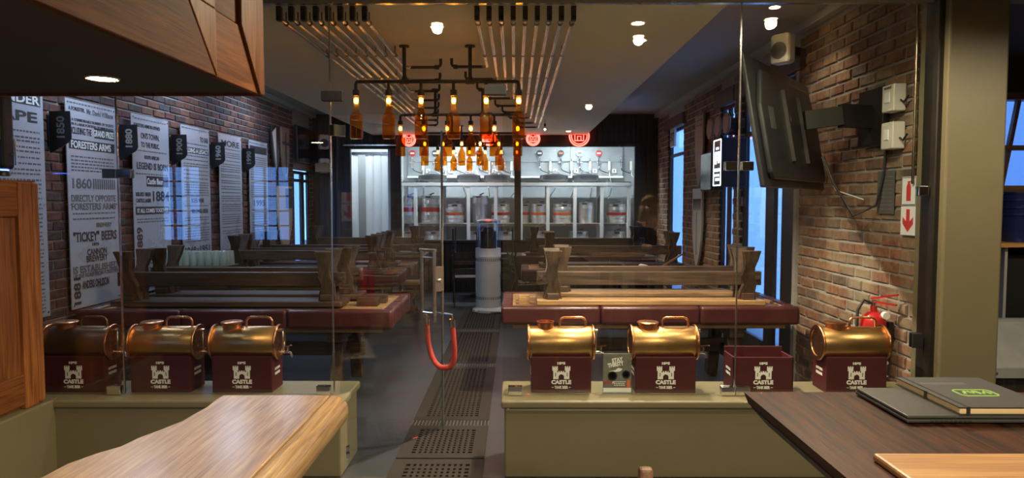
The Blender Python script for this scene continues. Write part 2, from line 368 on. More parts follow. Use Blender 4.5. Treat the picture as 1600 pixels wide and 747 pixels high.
def brick_wall(wall, spans, holes, xf, side, mat, zmax, keep, n_single, hide, size=(.215, .066, .228, .079)):
    """running-bond bricks on a wall in the YZ plane; the largest in view are single objects"""
    bl, bh, gl, gh = size
    shapes = []
    for q in range(8):
        mb = MB(); j = lambda a: random.uniform(-a, a)
        vs = [(x, y, z) for x, y, z in [(-.06, -bl / 2, -bh / 2), (.0, -bl / 2, -bh / 2), (.0, bl / 2, -bh / 2), (-.06, bl / 2, -bh / 2), (-.06, -bl / 2, bh / 2), (.0, -bl / 2, bh / 2), (.0, bl / 2, bh / 2), (-.06, bl / 2, bh / 2)]]
        # chipped face: front inset ring
        f = [(.0 + j(.002), -bl / 2 + .006 + j(.004), -bh / 2 + .006 + j(.003)), (.0 + j(.002), bl / 2 - .006 + j(.004), -bh / 2 + .006 + j(.003)), (.0 + j(.002), bl / 2 - .006 + j(.004), bh / 2 - .006 + j(.003)), (.0 + j(.002), -bl / 2 + .006 + j(.004), bh / 2 - .006 + j(.003))]
        r = [(-.009, -bl / 2, -bh / 2), (-.009, bl / 2, -bh / 2), (-.009, bl / 2, bh / 2), (-.009, -bl / 2, bh / 2)]
        k = [(-.06, y, z) for _, y, z in r]
        mb.add(f + r + k, [(0, 1, 2, 3)] + [(a, a + 4, (a + 1) % 4 + 4, (a + 1) % 4) for a in range(4)] + [(a + 4, a + 8, (a + 1) % 4 + 8, (a + 1) % 4 + 4) for a in range(4)])
        if side < 0: mb.v = [(-x, y, z) for x, y, z in mb.v]
        shapes.append(mb)
    meshes = [sh.mesh('brick', mat) for sh in shapes]
    spots = []
    row = 0; z = .045
    while z < zmax - .03:
        for (y0, y1) in spans:
            y = y0 + (0 if row % 2 else -gl / 2) + bl / 2
            while y < y1 + gl / 2:
                a, b_ = max(y - bl / 2, y0), min(y + bl / 2, y1)
                if b_ - a > .05 and not any(h[0] < b_ and h[1] > a and h[2] < z + .03 and h[3] > z - .03 for h in holes):
                    spots.append(((a + b_) / 2, z, (b_ - a) / bl))
                y += gl
        z += gh; row += 1
    vis = []; rest = []
    for s_ in spots:
        (vis if keep(s_[0], s_[1]) and not any(h[0] < s_[0] < h[1] and h[2] < s_[1] < h[3] for h in hide) else rest).append(s_)
    vis.sort(key=lambda q: q[0])
    rest += vis[n_single:]; vis = vis[:n_single]
    for y, z, sy in vis:
        o = link('brick', random.choice(meshes), wall)
        o.location = (xf + random.uniform(-.003, .003), y, z + random.uniform(-.002, .002)); o.scale = (1, sy, 1)
        o.rotation_euler = (random.uniform(-.012, .012), 0, random.uniform(-.015, .015))
    big = MB()
    for y, z, sy in rest:
        sh = random.choice(shapes); dx = random.uniform(-.003, .003)
        big.add([(xf + dx + a, y + b_ * sy, z + c) for a, b_, c in sh.v], sh.f)
    struct(big.build('brickwork', mat, wall), 'stuff')

POST = [(5.65 + .97 * i, 6.35 + .97 * i) for i in range(5)]
wl = struct(link('wall_left', None))
DL = (11.55, 12.5, 0, 2.2)      # door opening in the left wall
MB().box(-3.78, -3.712, 4.5, DL[0], 0, ZS).box(-3.78, -3.712, DL[1], YB + .1, 0, ZS).box(-3.78, -3.712, DL[0], DL[1], DL[3], ZS).build('masonry', 'mortar', wl)
def seen_left(y, z):
    x = 805 + XL * 1080 / y; v = 314 - (z - 1.67) * 1080 / y
    return x > 62 and 140 < v < 640
brick_wall(wl, [(4.5, DL[0]), (DL[1], YB)], [DL], -3.7, 1, 'brick_red', ZS - .06, seen_left, 300, [(a, b_, .8, 2.5) for a, b_ in POST])

wr = struct(link('wall_right', None))
HR = [(6.4, 8.02, 0, 2.87), (8.3, 8.85, .55, 2.87), (10.75, 11.85, 0, 2.87)]
m_ = MB(); y = 4.3
for (a, b_, z0, z1) in HR:
    m_.box(2.612, 2.69, y, a, 0, ZS).box(2.612, 2.69, a, b_, z1, ZS)
    if z0 > 0: m_.box(2.612, 2.69, a, b_, 0, z0)
    y = b_
m_.box(2.612, 2.69, y, YB + .1, 0, ZS).build('masonry', 'mortar', wr)
def seen_right(y, z):
    v = 314 - (z - 1.67) * 1080 / y
    return 0 < v < 610
brick_wall(wr, [(4.45, 6.4), (8.02, 8.3), (8.85, 10.75), (11.85, YB)], HR, XR, -1, 'brick_worn', ZS - .06, seen_right, 290, [], (.226, .072, .246, .09))
# timber lintels over the right-hand openings, plastered reveal
for i, (a, b_, z0, z1) in enumerate(HR):
    struct(MB().box(2.55, 2.625, a - .12, b_ + .12, z1 - .02, z1 + .16).build('trim_%d' % (4 + i), 'bench_wood', bevel=.01))
struct(MB().box(2.575, 2.69, 6.35, 6.42, 0, 2.85).build('trim_7', 'mortar'))

# glazed steel doors in the right wall and left wall
def glazed(name, x, y0, y1, z0, z1, leaves, zt, fr=.05):
    w = struct(link(name, None)); f = MB(); t = .02; low = z0 + (.18 if z0 < .1 else fr)
    if isinstance(leaves, int): cuts = [q for k in range(leaves) for q in (y0 + (y1 - y0) * k / leaves + fr * .7, y0 + (y1 - y0) * (k + 1) / leaves - fr * .7)]
    else: cuts = leaves
    y = y0
    for a, b_ in zip(cuts[::2], cuts[1::2]): f.box(x - t, x + t, y, a, z0, z1); y = b_
    f.box(x - t, x + t, y, y1, z0, z1)
    f.box(x - t * .98, x + t * .98, y0, y1, z1 - fr, z1).box(x - t * .98, x + t * .98, y0, y1, zt - fr / 2, zt + fr / 2).box(x - t * .98, x + t * .98, y0, y1, z0, low)
    f.build('door_frame' if name.startswith('door') else 'window_frame', 'iron', w)
    for a, b_ in zip(cuts[::2], cuts[1::2]):
        MB().box(x - .003, x + .003, a, b_, low, zt - fr / 2).build('pane', 'thin_glass', w)
        MB().box(x - .003, x + .003, a, b_, zt + fr / 2, z1 - fr).build('pane', 'thin_glass', w)
    return w
glazed('door_2', 2.65, 6.42, 8.0, 0, 2.85, [6.84, 7.04, 7.28, 7.92], 2.42)
glazed('window_5', 2.65, 8.32, 8.83, .57, 2.85, 2, 2.42)
glazed('door_3', 2.65, 10.77, 11.83, 0, 2.85, [10.86, 11.72], 2.42)
glazed('door_4', -3.745, 11.57, 12.48, 0, 2.18, [11.66, 12.05, 12.2, 12.42], 2.02)
struct(MB().box(2.95, 14, 5.9 + .2, 30, -.14, -.02).build('ground_outside', 'ground'))
struct(MB().box(-14, -3.95, 4.5, 30, -.14, -.02).build('ground_outside', 'ground'))
# pale plastic rain blinds hung outside the right doors
def blind(y0, y1, z0, z1, x, label, mat='plastic_sheet'):
    mb = MB(); ny, nz = 24, 8; vs = []
    for j in range(nz + 1):
        for i in range(ny + 1):
            u = i / ny; w_ = j / nz
            vs.append((x + .05 * math.sin(u * 13 + w_ * 2) + .02 * math.sin(u * 37 + w_ * 6), y0 + (y1 - y0) * u, z0 + (z1 - z0) * w_))
    mb.add(vs, [(j * (ny + 1) + i, j * (ny + 1) + i + 1, (j + 1) * (ny + 1) + i + 1, (j + 1) * (ny + 1) + i) for j in range(nz) for i in range(ny)])
    t = thing('rain_blind', label, 'blind', (0, 0, 0))
    mb.build('sheet', mat, t, smooth=60)
    MB().cyl((x, y0, z1), (x, y1, z1), .03).build('roller', 'white_paint', t)
    MB().box(x - .02, x + .02, y0, y1, z0 - .03, z0 + .03).build('bottom_bar', 'white_paint', t)
    for y in (y0, y1): MB().cyl((x, y, -.02), (x, y, z1 + .05), .03).build('veranda_post', 'white_paint', t)
    return t

# back wall: black framed glass front of the cold room, dark boards around it
wb = struct(link('wall_back', None))
DOORB = (-3.03, -2.27, 0.0, 2.62); WIN = (-2.12, 2.21, .95, 2.66)
def spans_x(z0, z1):
    return [(XL - .1, DOORB[0]), (DOORB[1], WIN[0]), (WIN[1], XR + .1)]
mb = MB()
for a, b_ in spans_x(0, 0): mb.box(a, b_, YB + .02, YB + .1, 0, ZS)
mb.box(DOORB[0], DOORB[1], YB + .02, YB + .1, DOORB[3], ZS).box(WIN[0], WIN[1], YB + .02, YB + .1, WIN[3], ZS).box(WIN[0], WIN[1], YB + .02, YB + .1, 0, WIN[2])
mb.build('backing', 'black_metal', wb)
brd = MB(); x = XL
while x < XR - .02:
    a, b_ = x + .006, min(x + .094, XR)
    segs = [(0, ZS - .02)]
    if a < DOORB[1] and b_ > DOORB[0]: segs = [(DOORB[3], ZS - .02)]
    elif a < WIN[1] and b_ > WIN[0]: segs = [(0, WIN[2]), (WIN[3], ZS - .02)]
    for s0, s1 in segs: brd.box(a, b_, YB + random.uniform(-.004, .004), YB + .025, s0, s1)
    x += .1
struct(brd.build('boarding', 'panel_wood', wb), 'stuff')
w6 = struct(link('window_6', None)); f = MB(); fr = .07
f.box(WIN[0], WIN[1], YB - .04, YB + .06, WIN[2] - .05, WIN[2]).box(WIN[0], WIN[1], YB - .04, YB + .06, WIN[3], WIN[3] + .06)
for xx in (WIN[0] - .03, .045, WIN[1] + .03): f.box(xx - .06, xx + .06, YB - .04, YB + .06, WIN[2] - .05, WIN[3] + .06)
f.build('window_frame', 'black_metal', w6, bevel=.006)
MB().box(WIN[0], -.0, YB + .01, YB + .02, WIN[2], WIN[3]).build('pane', 'thin_glass', w6)
MB().box(.09, WIN[1], YB + .01, YB + .02, WIN[2], WIN[3]).build('pane', 'thin_glass', w6)
d5 = struct(link('door_5', None))
f = MB()
for xx in (DOORB[0] - .03, DOORB[1] + .04): f.box(xx - .05, xx + .05, YB - .05, YB + .06, 0, DOORB[3] + .06)
f.box(DOORB[0] - .08, DOORB[1] + .09, YB - .05, YB + .06, DOORB[3], DOORB[3] + .06).build('door_frame', 'black_metal', d5, bevel=.006)
MB().box(DOORB[0] - .1, DOORB[1] + .1, YB - .07, YB - .05, DOORB[3] + .05, DOORB[3] + .075).build('drip_strip', 'steel', d5)

# cold room behind the glass
CY0, CY1 = YB + .1, 13.98
wcb = struct(MB().box(XL, XR + .1, CY1, CY1 + .1, 0, 2.95).build('wall_cold_back', 'cold_steel'))
struct(MB().box(XL - .1, XL, CY0, CY1, 0, 2.95).build('wall_cold_left', 'white_paint'))
struct(MB().box(XR - .1, XR, CY0, CY1, 0, 2.95).build('wall_cold_right', 'white_paint'))
struct(MB().box(XL, XR + .1, CY0, CY1, 2.95, 3.05).build('ceiling', 'white_paint'))
struct(MB().box(-2.35, -2.25, CY0, CY1, 0, 2.95).build('wall_cold_partition', 'white_paint'))
for (x, y, e) in ((-1.2, 12.95, 21), (1.2, 12.95, 21), (-2.95, 13.5, 4)):
    t = thing('tube_light', 'white fluorescent tube fitting on the ceiling of the ' + ('cold room entrance' if x < -2.5 else ('left keg bay' if x < 0 else 'right keg bay')), 'lamp', (x, y, 2.95))
    MB().box(-.55, .55, -.06, .06, -.05, 0).build('housing', 'white_paint', t); MB().cyl((-.52, 0, -.075), (.52, 0, -.075), .018).build('tube', 'cool_glow', t, smooth=40)
    lamp('tube_lamp', 'AREA', (x, y, 2.84), e, COOL, shape='RECTANGLE', size=1.1, size_y=.1)

# ------------------------------------------------------------------ low partition walls, glass front
def low_wall(name, x0, x1):
    w = struct(link(name, None))
    MB().box(x0 + .02, x1 - .02 if x1 < 0 else x1, 4.085, 4.52, 0, .426).build('upstand', 'olive', w, bevel=.012)
    MB().box(x0, x1, 4.07, 4.54, .426, .476).build('coping', 'olive', w, bevel=.014, seg=3)
    return w
low_wall('wall_partition_left', XL, -1.03)
lw = low_wall('wall_partition_right', -.085, 2.52)
for (x, y) in ((794, 638), (1101, 634)):
    p = at(x, y, 4.083); MB().sphere(p, .008, 8, 5).build('plug', 'white_print', lw)
def pane(name, x0, x1, z0, z1):
    w = struct(link(name, None)); MB().box(x0, x1, YG - .005, YG + .005, z0, z1).build('pane', 'glass', w); return w
def clamp(w, x, z, sx=.085, sz=.055, mat='chrome', name='clamp'):
    for s in (-1, 1): MB().box(x - sx / 2, x + sx / 2, YG + s * .008 - (.014 if s < 0 else 0), YG + s * .008 + (.014 if s > 0 else 0), z - sz / 2, z + sz / 2).build(name, mat, w, bevel=.003)
g1 = pane('window_1', XL + .3, -2.415, .481, ZC); g2 = pane('window_2', -2.405, -1.12, .481, ZC)
g3 = pane('window_3', -.075, 1.345, .481, ZC); g4 = pane('window_4', 1.355, 2.5, .481, ZC)
g7 = pane('window_7', -1.11, -.085, 2.19, ZC)
clamp(g1, -2.47, .506); clamp(g2, -1.18, .506); clamp(g3, 0.0, .506); clamp(g4, 1.395, .506); clamp(g3, 1.305, .506)
clamp(g1, -2.455, 1.835); clamp(g2, -2.365, 1.835); clamp(g2, -1.165, 1.87); clamp(g3, 1.30, 1.88, .07); clamp(g4, 1.40, 1.88, .07)
clamp(g7, -1.1, 2.30, .13, .06, 'black_metal', 'patch_fitting'); clamp(g7, -.12, 2.335, .13, .06, 'black_metal', 'patch_fitting')
clamp(g4, 2.46, 1.73, .06, .06); clamp(g4, 2.45, .82, .06, .09, 'black_metal')
for g, xx in ((g1, -2.41), (g2, -1.115), (g3, 1.35)):
    MB().box(xx - .004, xx + .004, YG - .006, YG + .006, .481, ZC).build('silicone_joint', 'steel', g)
struct(MB().box(XL + .3, 2.5, YG - .02, YG + .02, ZC - .025, ZC - .0005).build('trim_8', 'steel'))
# open glass door leaf: hinged on the left, swung into the hall
d1 = struct(link('door_1', None)); d1.location = (-1.085, YG, 0); d1.rotation_euler = (0, 0, math.radians(54))
MB().box(.01, .955, -.005, .005, .02, 2.17).build('pane', 'glass', d1)
MB().box(.945, .957, -.0055, .0055, .02, 2.17).build('edge_strip', 'steel', d1)
for s in (-1, 1):
    MB().cyl((.80, s * .06, .82), (.80, s * .06, 1.33), .0135).build('handle', 'steel', d1, smooth=40)
    MB().box(.86, .955, s * .006 - .006, s * .006 + .006, 1.02, 1.2).build('lock_plate', 'steel', d1, bevel=.003)
for zz in (.88, 1.27): MB().cyl((.80, -.06, zz), (.80, .06, zz), .009).build('handle_bolt', 'steel', d1)
MB().cyl((.80, -.075, 1.325), (.80, .075, 1.325), .011).build('handle_bridge', 'steel', d1)
MB().cyl((.905, -.035, 1.1), (.905, .035, 1.1), .014).build('lock_cylinder', 'chrome', d1)
MB().box(-.03, .06, -.022, .022, .06, .15).build('hinge', 'chrome', d1, bevel=.004)
MB().box(-.03, .06, -.022, .022, 2.06, 2.13).build('hinge', 'chrome', d1, bevel=.004)
# painted pillar at the right end, with its steel angle
pl = struct(link('wall_pillar', None))
MB().box(2.535, 2.885, 4.1, 4.4, 0, ZC - .001).build('shaft', 'olive', pl, bevel=.012)
MB().box(2.5, 2.535, 4.15, 4.28, 0, ZC - .001).build('steel_angle', 'iron', pl)
cdt = MB().cyl((2.575, 4.5, 1.78), (2.575, 4.5, ZS), .011, 10); struct(cdt.build('trim_9', 'pipe_steel', smooth=40))
# ------------------------------------------------------------------ tables and benches of the hall
def beer_table(x0, x1, y0, y1, label, z=.78, seams=(.33, .66)):
    t = thing('beer_table', label, 'table', ((x0 + x1) / 2, (y0 + y1) / 2, 0), 0, 'leather edged beer tables')
    w, d = (x1 - x0) / 2, (y1 - y0) / 2; e = .1; h = .155
    npl = 5; pw = (2 * d - 2 * e) / npl
    for k in range(npl):
        a = -d + e + k * pw
        MB().box(-w + e, w - e, a + .002, a + pw - .002, z - .06, z - .022 + random.uniform(0, .002)).build('top_plank', 'plank_wood', t)
    def roll(p, q):
        p, q = Vector(p), Vector(q); dr = (q - p); n = 14
        return p, q
    for s in (-1, 1):
        for (a, b_) in ((-w, -w / 3), (-w / 3, w / 3), (w / 3, w)):
            yy = (-d, -d + e) if s < 0 else (d - e, d)
            MB().box(a + .0005, b_ - .0005, yy[0], yy[1], z - h, z).build('padded_edge', 'leather', t, smooth=50, bevel=.026, seg=4)
        for (a, b_) in ((-d + e, 0), (0, d - e)):
            xx = (-w, -w + e) if s < 0 else (w - e, w)
            MB().box(xx[0], xx[1], a + .002, b_ - .002, z - h, z).build('padded_edge', 'leather', t, smooth=50, bevel=.026, seg=4)
        MB().box(-w + .1, w - .1, s * (d - .09) - .02, s * (d - .09) + .02, z - h - .04, z - h).build('rail', 'plank_wood', t)
        MB().box(-w + e - .004, w - e + .004, s * (d - e - .01) - .012, s * (d - e - .01) + .012, z - .06, z - .006).build('inner_trim', 'plank_wood', t, bevel=.004)
        MB().box(s * (w - e - .01) - .012, s * (w - e - .01) + .012, -d + e, d - e, z - .06, z - .006).build('inner_trim', 'plank_wood', t, bevel=.004)
    lx = w - .5 if w > .8 else w * .6
    for s in (-1, 1):
        MB().box(s * lx - .06, s * lx + .06, -d + .1, d - .1, z - h - .13, z - h - .04).build('cross_beam', 'bench_wood', t, bevel=.006)
        for q in (-1, 1):
            MB().bar((s * lx, q * (d - .28), z - h - .1), (s * lx, q * (d - .1), .0), .1, .11, up=(0, 1, 0)).build('leg', 'bench_leg_wood', t, bevel=.008)
        MB().box(s * lx - .04, s * lx + .04, -d + .2, d - .2, .28, .38).build('leg_brace', 'bench_wood', t, bevel=.006)
    MB().box(-lx - .16, lx + .16, -.035, .035, .3, .42).build('stretcher', 'bench_wood', t, bevel=.006)
    return t

def make_bench(length, label):
    """right way up, seat top at .47; empty at the floor"""
    t = thing('trestle_bench', label, 'bench', (0, 0, 0), 0, 'trestle benches')
    w = length / 2
    MB().box(-w, w, -.15, .15, .425, .47).build('seat', 'bench_wood', t, bevel=.008)
    prof = [(-.075, 0), (.075, 0), (.06, .08), (.035, .16), (.045, .22), (.07, .3), (.065, .36), (.08, .43), (-.08, .43), (-.065, .36), (-.04, .29), (-.065, .22), (-.05, .14), (-.055, .08)]
    for s in (-1, 1):
        lx = s * (w - .14)
        for q in (-1, 1):
            o = MB().prism([(lx + a, b_) for a, b_ in prof], lambda a, b_, dd: (a, dd + q * (.13 - .13 * b_ / .43 + .045), b_), -.028, .028).build('leg', 'bench_leg_wood', t, bevel=.005)
        MB().box(lx - .05, lx + .05, -.13, .13, .37, .425).build('seat_bearer', 'bench_wood', t, bevel=.005)
        MB().bar((lx + s * .1, -.05, .245), (lx + s * .1, .05, .245), .03, .03).build('peg', 'bench_leg_wood', t)
    MB().box(-w + .0, w - .0, -.03, .03, .19, .31).build('stretcher', 'bench_wood', t, bevel=.007)
    return t
G_UP = 'benches turned upside down on the tables'
def put_bench(src, x, y, z, up, label, rz=0):
    if up: return dup(src, (x, y, z + .47), label, G_UP, (PI, 0, rz))
    return dup(src, (x, y, 0), label, None, (0, 0, rz))

T1 = beer_table(-3.60, -1.0, 5.58, 6.62, 'long leather edged table before the posters, under the glass rack')
R1 = beer_table(-.12, 2.40, 5.78, 6.76, 'burgundy leather edged table reaching the brick wall, golden planks showing')
T2 = beer_table(-3.5, -1.42, 8.35, 9.15, 'leather edged table behind the one with the glass rack, two leg pairs on it')
T3 = beer_table(-3.5, -1.42, 9.45, 10.15, 'leather edged table with a yellow topped bench beside it')
T4 = beer_table(-3.4, -1.5, 11.35, 12.05, 'leather edged table in front of the cold room doorway')
R2 = beer_table(.08, 2.38, 8.9, 9.75, 'leather edged table with papers and a wooden strip on it')
R3 = beer_table(.02, 2.3, 11.2, 11.95, 'leather edged table close to the cold room window, by the dark chairs')
B0 = make_bench(1.95, 'wooden trestle bench upside down on the table')
zt = .78
B0.location = (-2.43, 5.9, zt + .47); B0.rotation_euler = (PI, 0, 0)
B0['label'] = 'upside down trestle bench on the poster side table, nearer the brass tanks'; B0['group'] = G_UP
put_bench(B0, -2.38, 6.35, zt, 1, 'upside down trestle bench on the poster side table, farther from the brass tanks')
gb = put_bench(B0, 1.16, 6.0, zt, 1, 'upside down trestle bench on the golden plank table, nearer the brass tanks')
gc = put_bench(B0, 1.28, 6.5, zt, 1, 'upside down trestle bench on the golden plank table, farther from the brass tanks')
put_bench(B0, -2.58, 8.54, zt, 1, 'upside down trestle bench on the second poster side table, nearer edge')
put_bench(B0, -2.6, 8.97, zt, 1, 'upside down trestle bench on the second poster side table, farther edge')
put_bench(B0, -2.6, 9.66, zt, 1, 'upside down trestle bench on the table next to the yellow topped bench')
put_bench(B0, -2.5, 11.55, zt, 1, 'upside down trestle bench before the cold room doorway')
put_bench(B0, 1.3, 9.45, zt, 1, 'upside down trestle bench behind the loose papers')
put_bench(B0, 1.15, 11.4, zt, 1, 'upside down trestle bench just under the keg window')
yb = put_bench(B0, -2.4, 10.36, 0, 0, 'yellow topped bench standing on its own feet beside a table')
for o in yb.children + gb.children + gc.children:
    if o.name.startswith('seat') and not o.name.startswith('seat_b'): o.data = o.data.copy(); o.data.materials[0] = MATS['plank_wood']
# short wooden blocks on table tops
for (x, y) in ((-1.28, 5.98), (-1.24, 6.16)):
    b_ = MB().box(-.09, .09, -.05, .05, 0, .075).box(-.09, .09, -.004, .004, .075, .082).build('wooden_block', 'bench_wood', bevel=.006)
    b_.location = (x, y, zt - .02); tag(b_, 'short wooden block lying on the table end near the open glass door', 'block', 'blocks on the table end')
for (x, y) in ((.08, 6.1), (.08, 6.28)):
    b_ = MB().box(-.05, .05, -.05, .05, 0, .06).box(-.05, .05, -.004, .004, .06, .066).build('wooden_block', 'plank_wood', bevel=.006)
    b_.location = (x, y, zt - .02); tag(b_, 'small pale wooden block on the golden plank table', 'block', 'blocks on the golden plank table')

# rack of upturned glasses at the back of the poster side table
ct = thing('glass_crate', 'wooden crate marked BREW holding rows of upturned glasses', 'crate', (-3.22, 6.98, 0))
MB().box(-.36, .36, -.16, .16, .0, .04).build('base', 'bench_wood', ct)
for s in (-1, 1):
    MB().box(-.36, .36, s * .15 - .012, s * .15 + .012, 0, 1.02).build('side', 'bench_wood', ct); MB().box(s * .35 - .012, s * .35 + .012, -.14, .14, 0, 1.02).build('end', 'bench_wood', ct)
MB().box(-.34, .34, -.14, .14, 1.0, 1.02).build('shelf', 'bench_wood', ct)
text('BREW', ct, (-.22, -.1625, .93), (1, 0, 0), (0, 0, 1), .16, .06, 'white_print')
gp = MB().lathe([(.034, 0), (.036, .003), (.033, .07), (.027, .14), (.024, .142), (.03, .07), (.031, .004)], 12)
gm = gp.mesh('drinking_glass', 'glassware', 40)
for i in range(9):
    for j in range(3):
        o = link('drinking_glass', gm); o.location = (-3.22 - .3 + .075 * i, 6.98 - .09 + .09 * j, 1.0205)
        tag(o, 'upturned clear glass in the rows on the wooden crate', 'glass', 'upturned glasses on the crate')

# loose papers, folder and a strip on the second right table
pp = MB().box(-.2, .2, -.12, .12, 0, .012).build('folder', 'black_plastic'); pp.location = (1.62, 9.13, zt - .018); pp.rotation_euler = (0, 0, .1)
tag(pp, 'dark folder lying on the table beside the bench legs', 'folder')
def sheet(x, y, z, rz, w, d, curl, label):
    mb = MB(); n = 8; vs = []
    for j in range(2):
        for i in range(n + 1):
            u = i / n; vs += [(-w / 2 + w * u, (-d / 2, d / 2)[j], curl * (2 * u - 1) ** 2), ]
    top = [(a, b_, c + .002) for a, b_, c in vs]; o_ = len(vs)
    mb.add(vs + top, [(i, i + 1, n + 2 + i, n + 1 + i) for i in range(n)] + [(o_ + i, o_ + n + 1 + i, o_ + n + 2 + i, o_ + i + 1) for i in range(n)] + [(i, o_ + i, o_ + i + 1, i + 1) for i in range(n)] + [(n + 1 + i, n + 2 + i, o_ + n + 2 + i, o_ + n + 1 + i) for i in range(n)])
    o = mb.build('paper_sheet', 'paper'); o.location = (x, y, z); o.rotation_euler = (0, 0, rz); return tag(o, label, 'paper')
sheet(1.58, 9.13, zt - .004, .3, .28, .2, .05, 'curled cream paper sheet on the dark folder')
sheet(1.98, 9.12, zt - .019, -.1, .26, .2, .02, 'flat cream paper sheet beside the dark folder')
st = MB().bar((0, 0, 0.012), (.3, 0, .2), .045, .02).build('wooden_strip', 'plank_wood'); st.location = (1.9, 9.1, zt - .012)
tag(st, 'pale wooden strip leaning up from the papers', 'strip')

# slatted steel chairs, a small table with two chairs upside down on it
def make_chair(label):
    t = thing('slat_chair', label, 'chair', (0, 0, 0), 0, 'dark slatted chairs')
    for k in range(4): MB().box(-.2, .2, -.19 + k * .1, -.19 + k * .1 + .085, .44, .462).build('seat_slat', 'panel_wood', t, bevel=.004)
    for k, (z, h) in enumerate(((.56, .1), (.7, .055), (.82, .1))): MB().bar((-.2, -.23 - (z - .44) * .18, z), (.2, -.23 - (z - .44) * .18, z), .018, h).build('back_slat', 'panel_wood', t, bevel=.004)
    for s in (-1, 1):
        MB().tube([(s * .205, -.34, 0), (s * .205, -.27, .25), (s * .205, -.22, .45), (s * .205, -.25, .6), (s * .205, -.31, .9)], .012, 8).build('back_post', 'iron', t, smooth=50)
        MB().tube([(s * .205, .24, 0), (s * .205, .22, .25), (s * .205, .19, .43), (s * .205, -.22, .43)], .012, 8).build('leg', 'iron', t, smooth=50)
    return t
C0 = make_chair('dark slatted steel chair standing on the floor beside the patio heater'); C0.location = (-.78, 11.05, 0); C0.rotation_euler = (0, 0, .12)
ft = thing('cafe_table', 'small dark square table carrying two upturned chairs', 'table', (-.55, 12.1, 0))
MB().box(-.54, .54, -.32, .32, .7, .74).build('top', 'panel_wood', ft, bevel=.006)
MB().cyl((0, 0, 0.02), (0, 0, .7), .04).build('column', 'iron', ft, smooth=40); MB().cyl((0, 0, 0), (0, 0, .025), .24, 24).build('foot', 'iron', ft)
for x, l in ((-.85, 'slatted chair upside down on the small table, nearer the yellow topped bench'), (-.25, 'slatted chair upside down on the small table, behind the patio heater')):
    dup(C0, (x, 11.97, .74 + .463), l, 'upturned slatted chairs', (PI, 0, PI))
dup(C0, (.22, 10.35, 0), 'dark slatted steel chair standing at the table end right behind the heater', 'dark slatted chairs', (0, 0, -1.4))

# ------------------------------------------------------------------ patio heater, rope, mats
ht = thing('patio_heater', 'grey cylindrical patio heater with glass tube top', 'heater', (-.405, 10.35, .014))
MB().lathe([(.24, 0), (.24, .035), (.2, .06), (.19, .07)], 28).build('base', 'heater_grey', ht, smooth=40)
MB().lathe([(.19, .07), (.19, .82), (.193, .822), (.193, .835), (.19, .84), (.19, .95), (0, .95)], 32).build('body', 'heater_grey', ht, smooth=40)
for zz in (.19, .76):
    s = MB()
    for k in range(40):
        a = 2 * PI * k / 40; s.bar((.1905 * math.cos(a), .1905 * math.sin(a), zz), (.1905 * math.cos(a), .1905 * math.sin(a), zz + .045), .008, .004, up=(math.cos(a), math.sin(a), 0))
    s.build('vent_slots', 'black_metal', ht)
MB().lathe([(.165, .95), (.165, 1.33), (.16, 1.33), (.16, .95)], 32).build('glass_tube', 'thin_glass', ht, smooth=40)
MB().lathe([(.12, .95), (.12, 1.2), (.06, 1.26), (0, 1.26)], 20).build('burner', 'iron', ht, smooth=40)
for k in range(8):
    a = 2 * PI * k / 8; MB().cyl((.178 * math.cos(a), .178 * math.sin(a), .95), (.178 * math.cos(a), .178 * math.sin(a), 1.34), .004, 6).build('guard_wire', 'steel', ht)
MB().lathe([(.185, 1.33), (.185, 1.36), (.1, 1.385), (0, 1.39)], 28).build('cap', 'steel', ht, smooth=40)
for s in (-1, 1): MB().cyl((s * .17 - .02, -.2, .03), (s * .17 + .02, -.2, .03), .03).build('wheel', 'heater_grey', ht, smooth=40)
MB().tube([(.05, -.25, .03), (.2, -.24, .03), (.26, -.1, .03)], .018).build('gas_foot', 'heater_grey', ht, smooth=40)

# red barrier rope looped through the door handles
hp = lambda u, v, z: d1_pt(u, v, z)
def d1_pt(u, v, z):
    a = math.radians(54); return Vector((-1.085 + u * math.cos(a) - v * math.sin(a), YG + u * math.sin(a) + v * math.cos(a), z))
ra, rb = d1_pt(.80, .075, .83), d1_pt(.80, -.10, .83)
rp = thing('barrier_rope', 'red braided barrier rope hanging from the glass door handle', 'rope', (0, 0, 0))
pts = []
n = 26
for k in range(n + 1):
    u = k / n; x = ra.x + (rb.x + .05 - ra.x) * (.5 - .5 * math.cos(PI * u)) + .02 * math.sin(PI * u); yv = ra.y + (rb.y - ra.y) * u
    pts.append((x + .045 + (.03 if u > .5 else 0) * math.sin(PI * u), yv, .835 - .345 * math.sin(PI * u) ** .62))
MB().tube(pts, .019, 12).build('rope', 'rope_red', rp, smooth=60)
for p, q in ((pts[0], pts[1]), (pts[-1], pts[-2])):
    p, q = Vector(p), Vector(q); d = (q - p).normalized()
    MB().cyl(p - d * .012, p + d * .045, .022).build('end_ferrule', 'chrome', rp, smooth=40)
MB().tube([Vector(pts[0]), Vector(pts[0]) + Vector((0, 0, .04)), (Vector(pts[0]) + Vector(pts[-1])) / 2 + Vector((0, 0, .05)), Vector(pts[-1]) + Vector((0, 0, .04)), Vector(pts[-1])], .008).build('hook', 'chrome', rp, smooth=40)

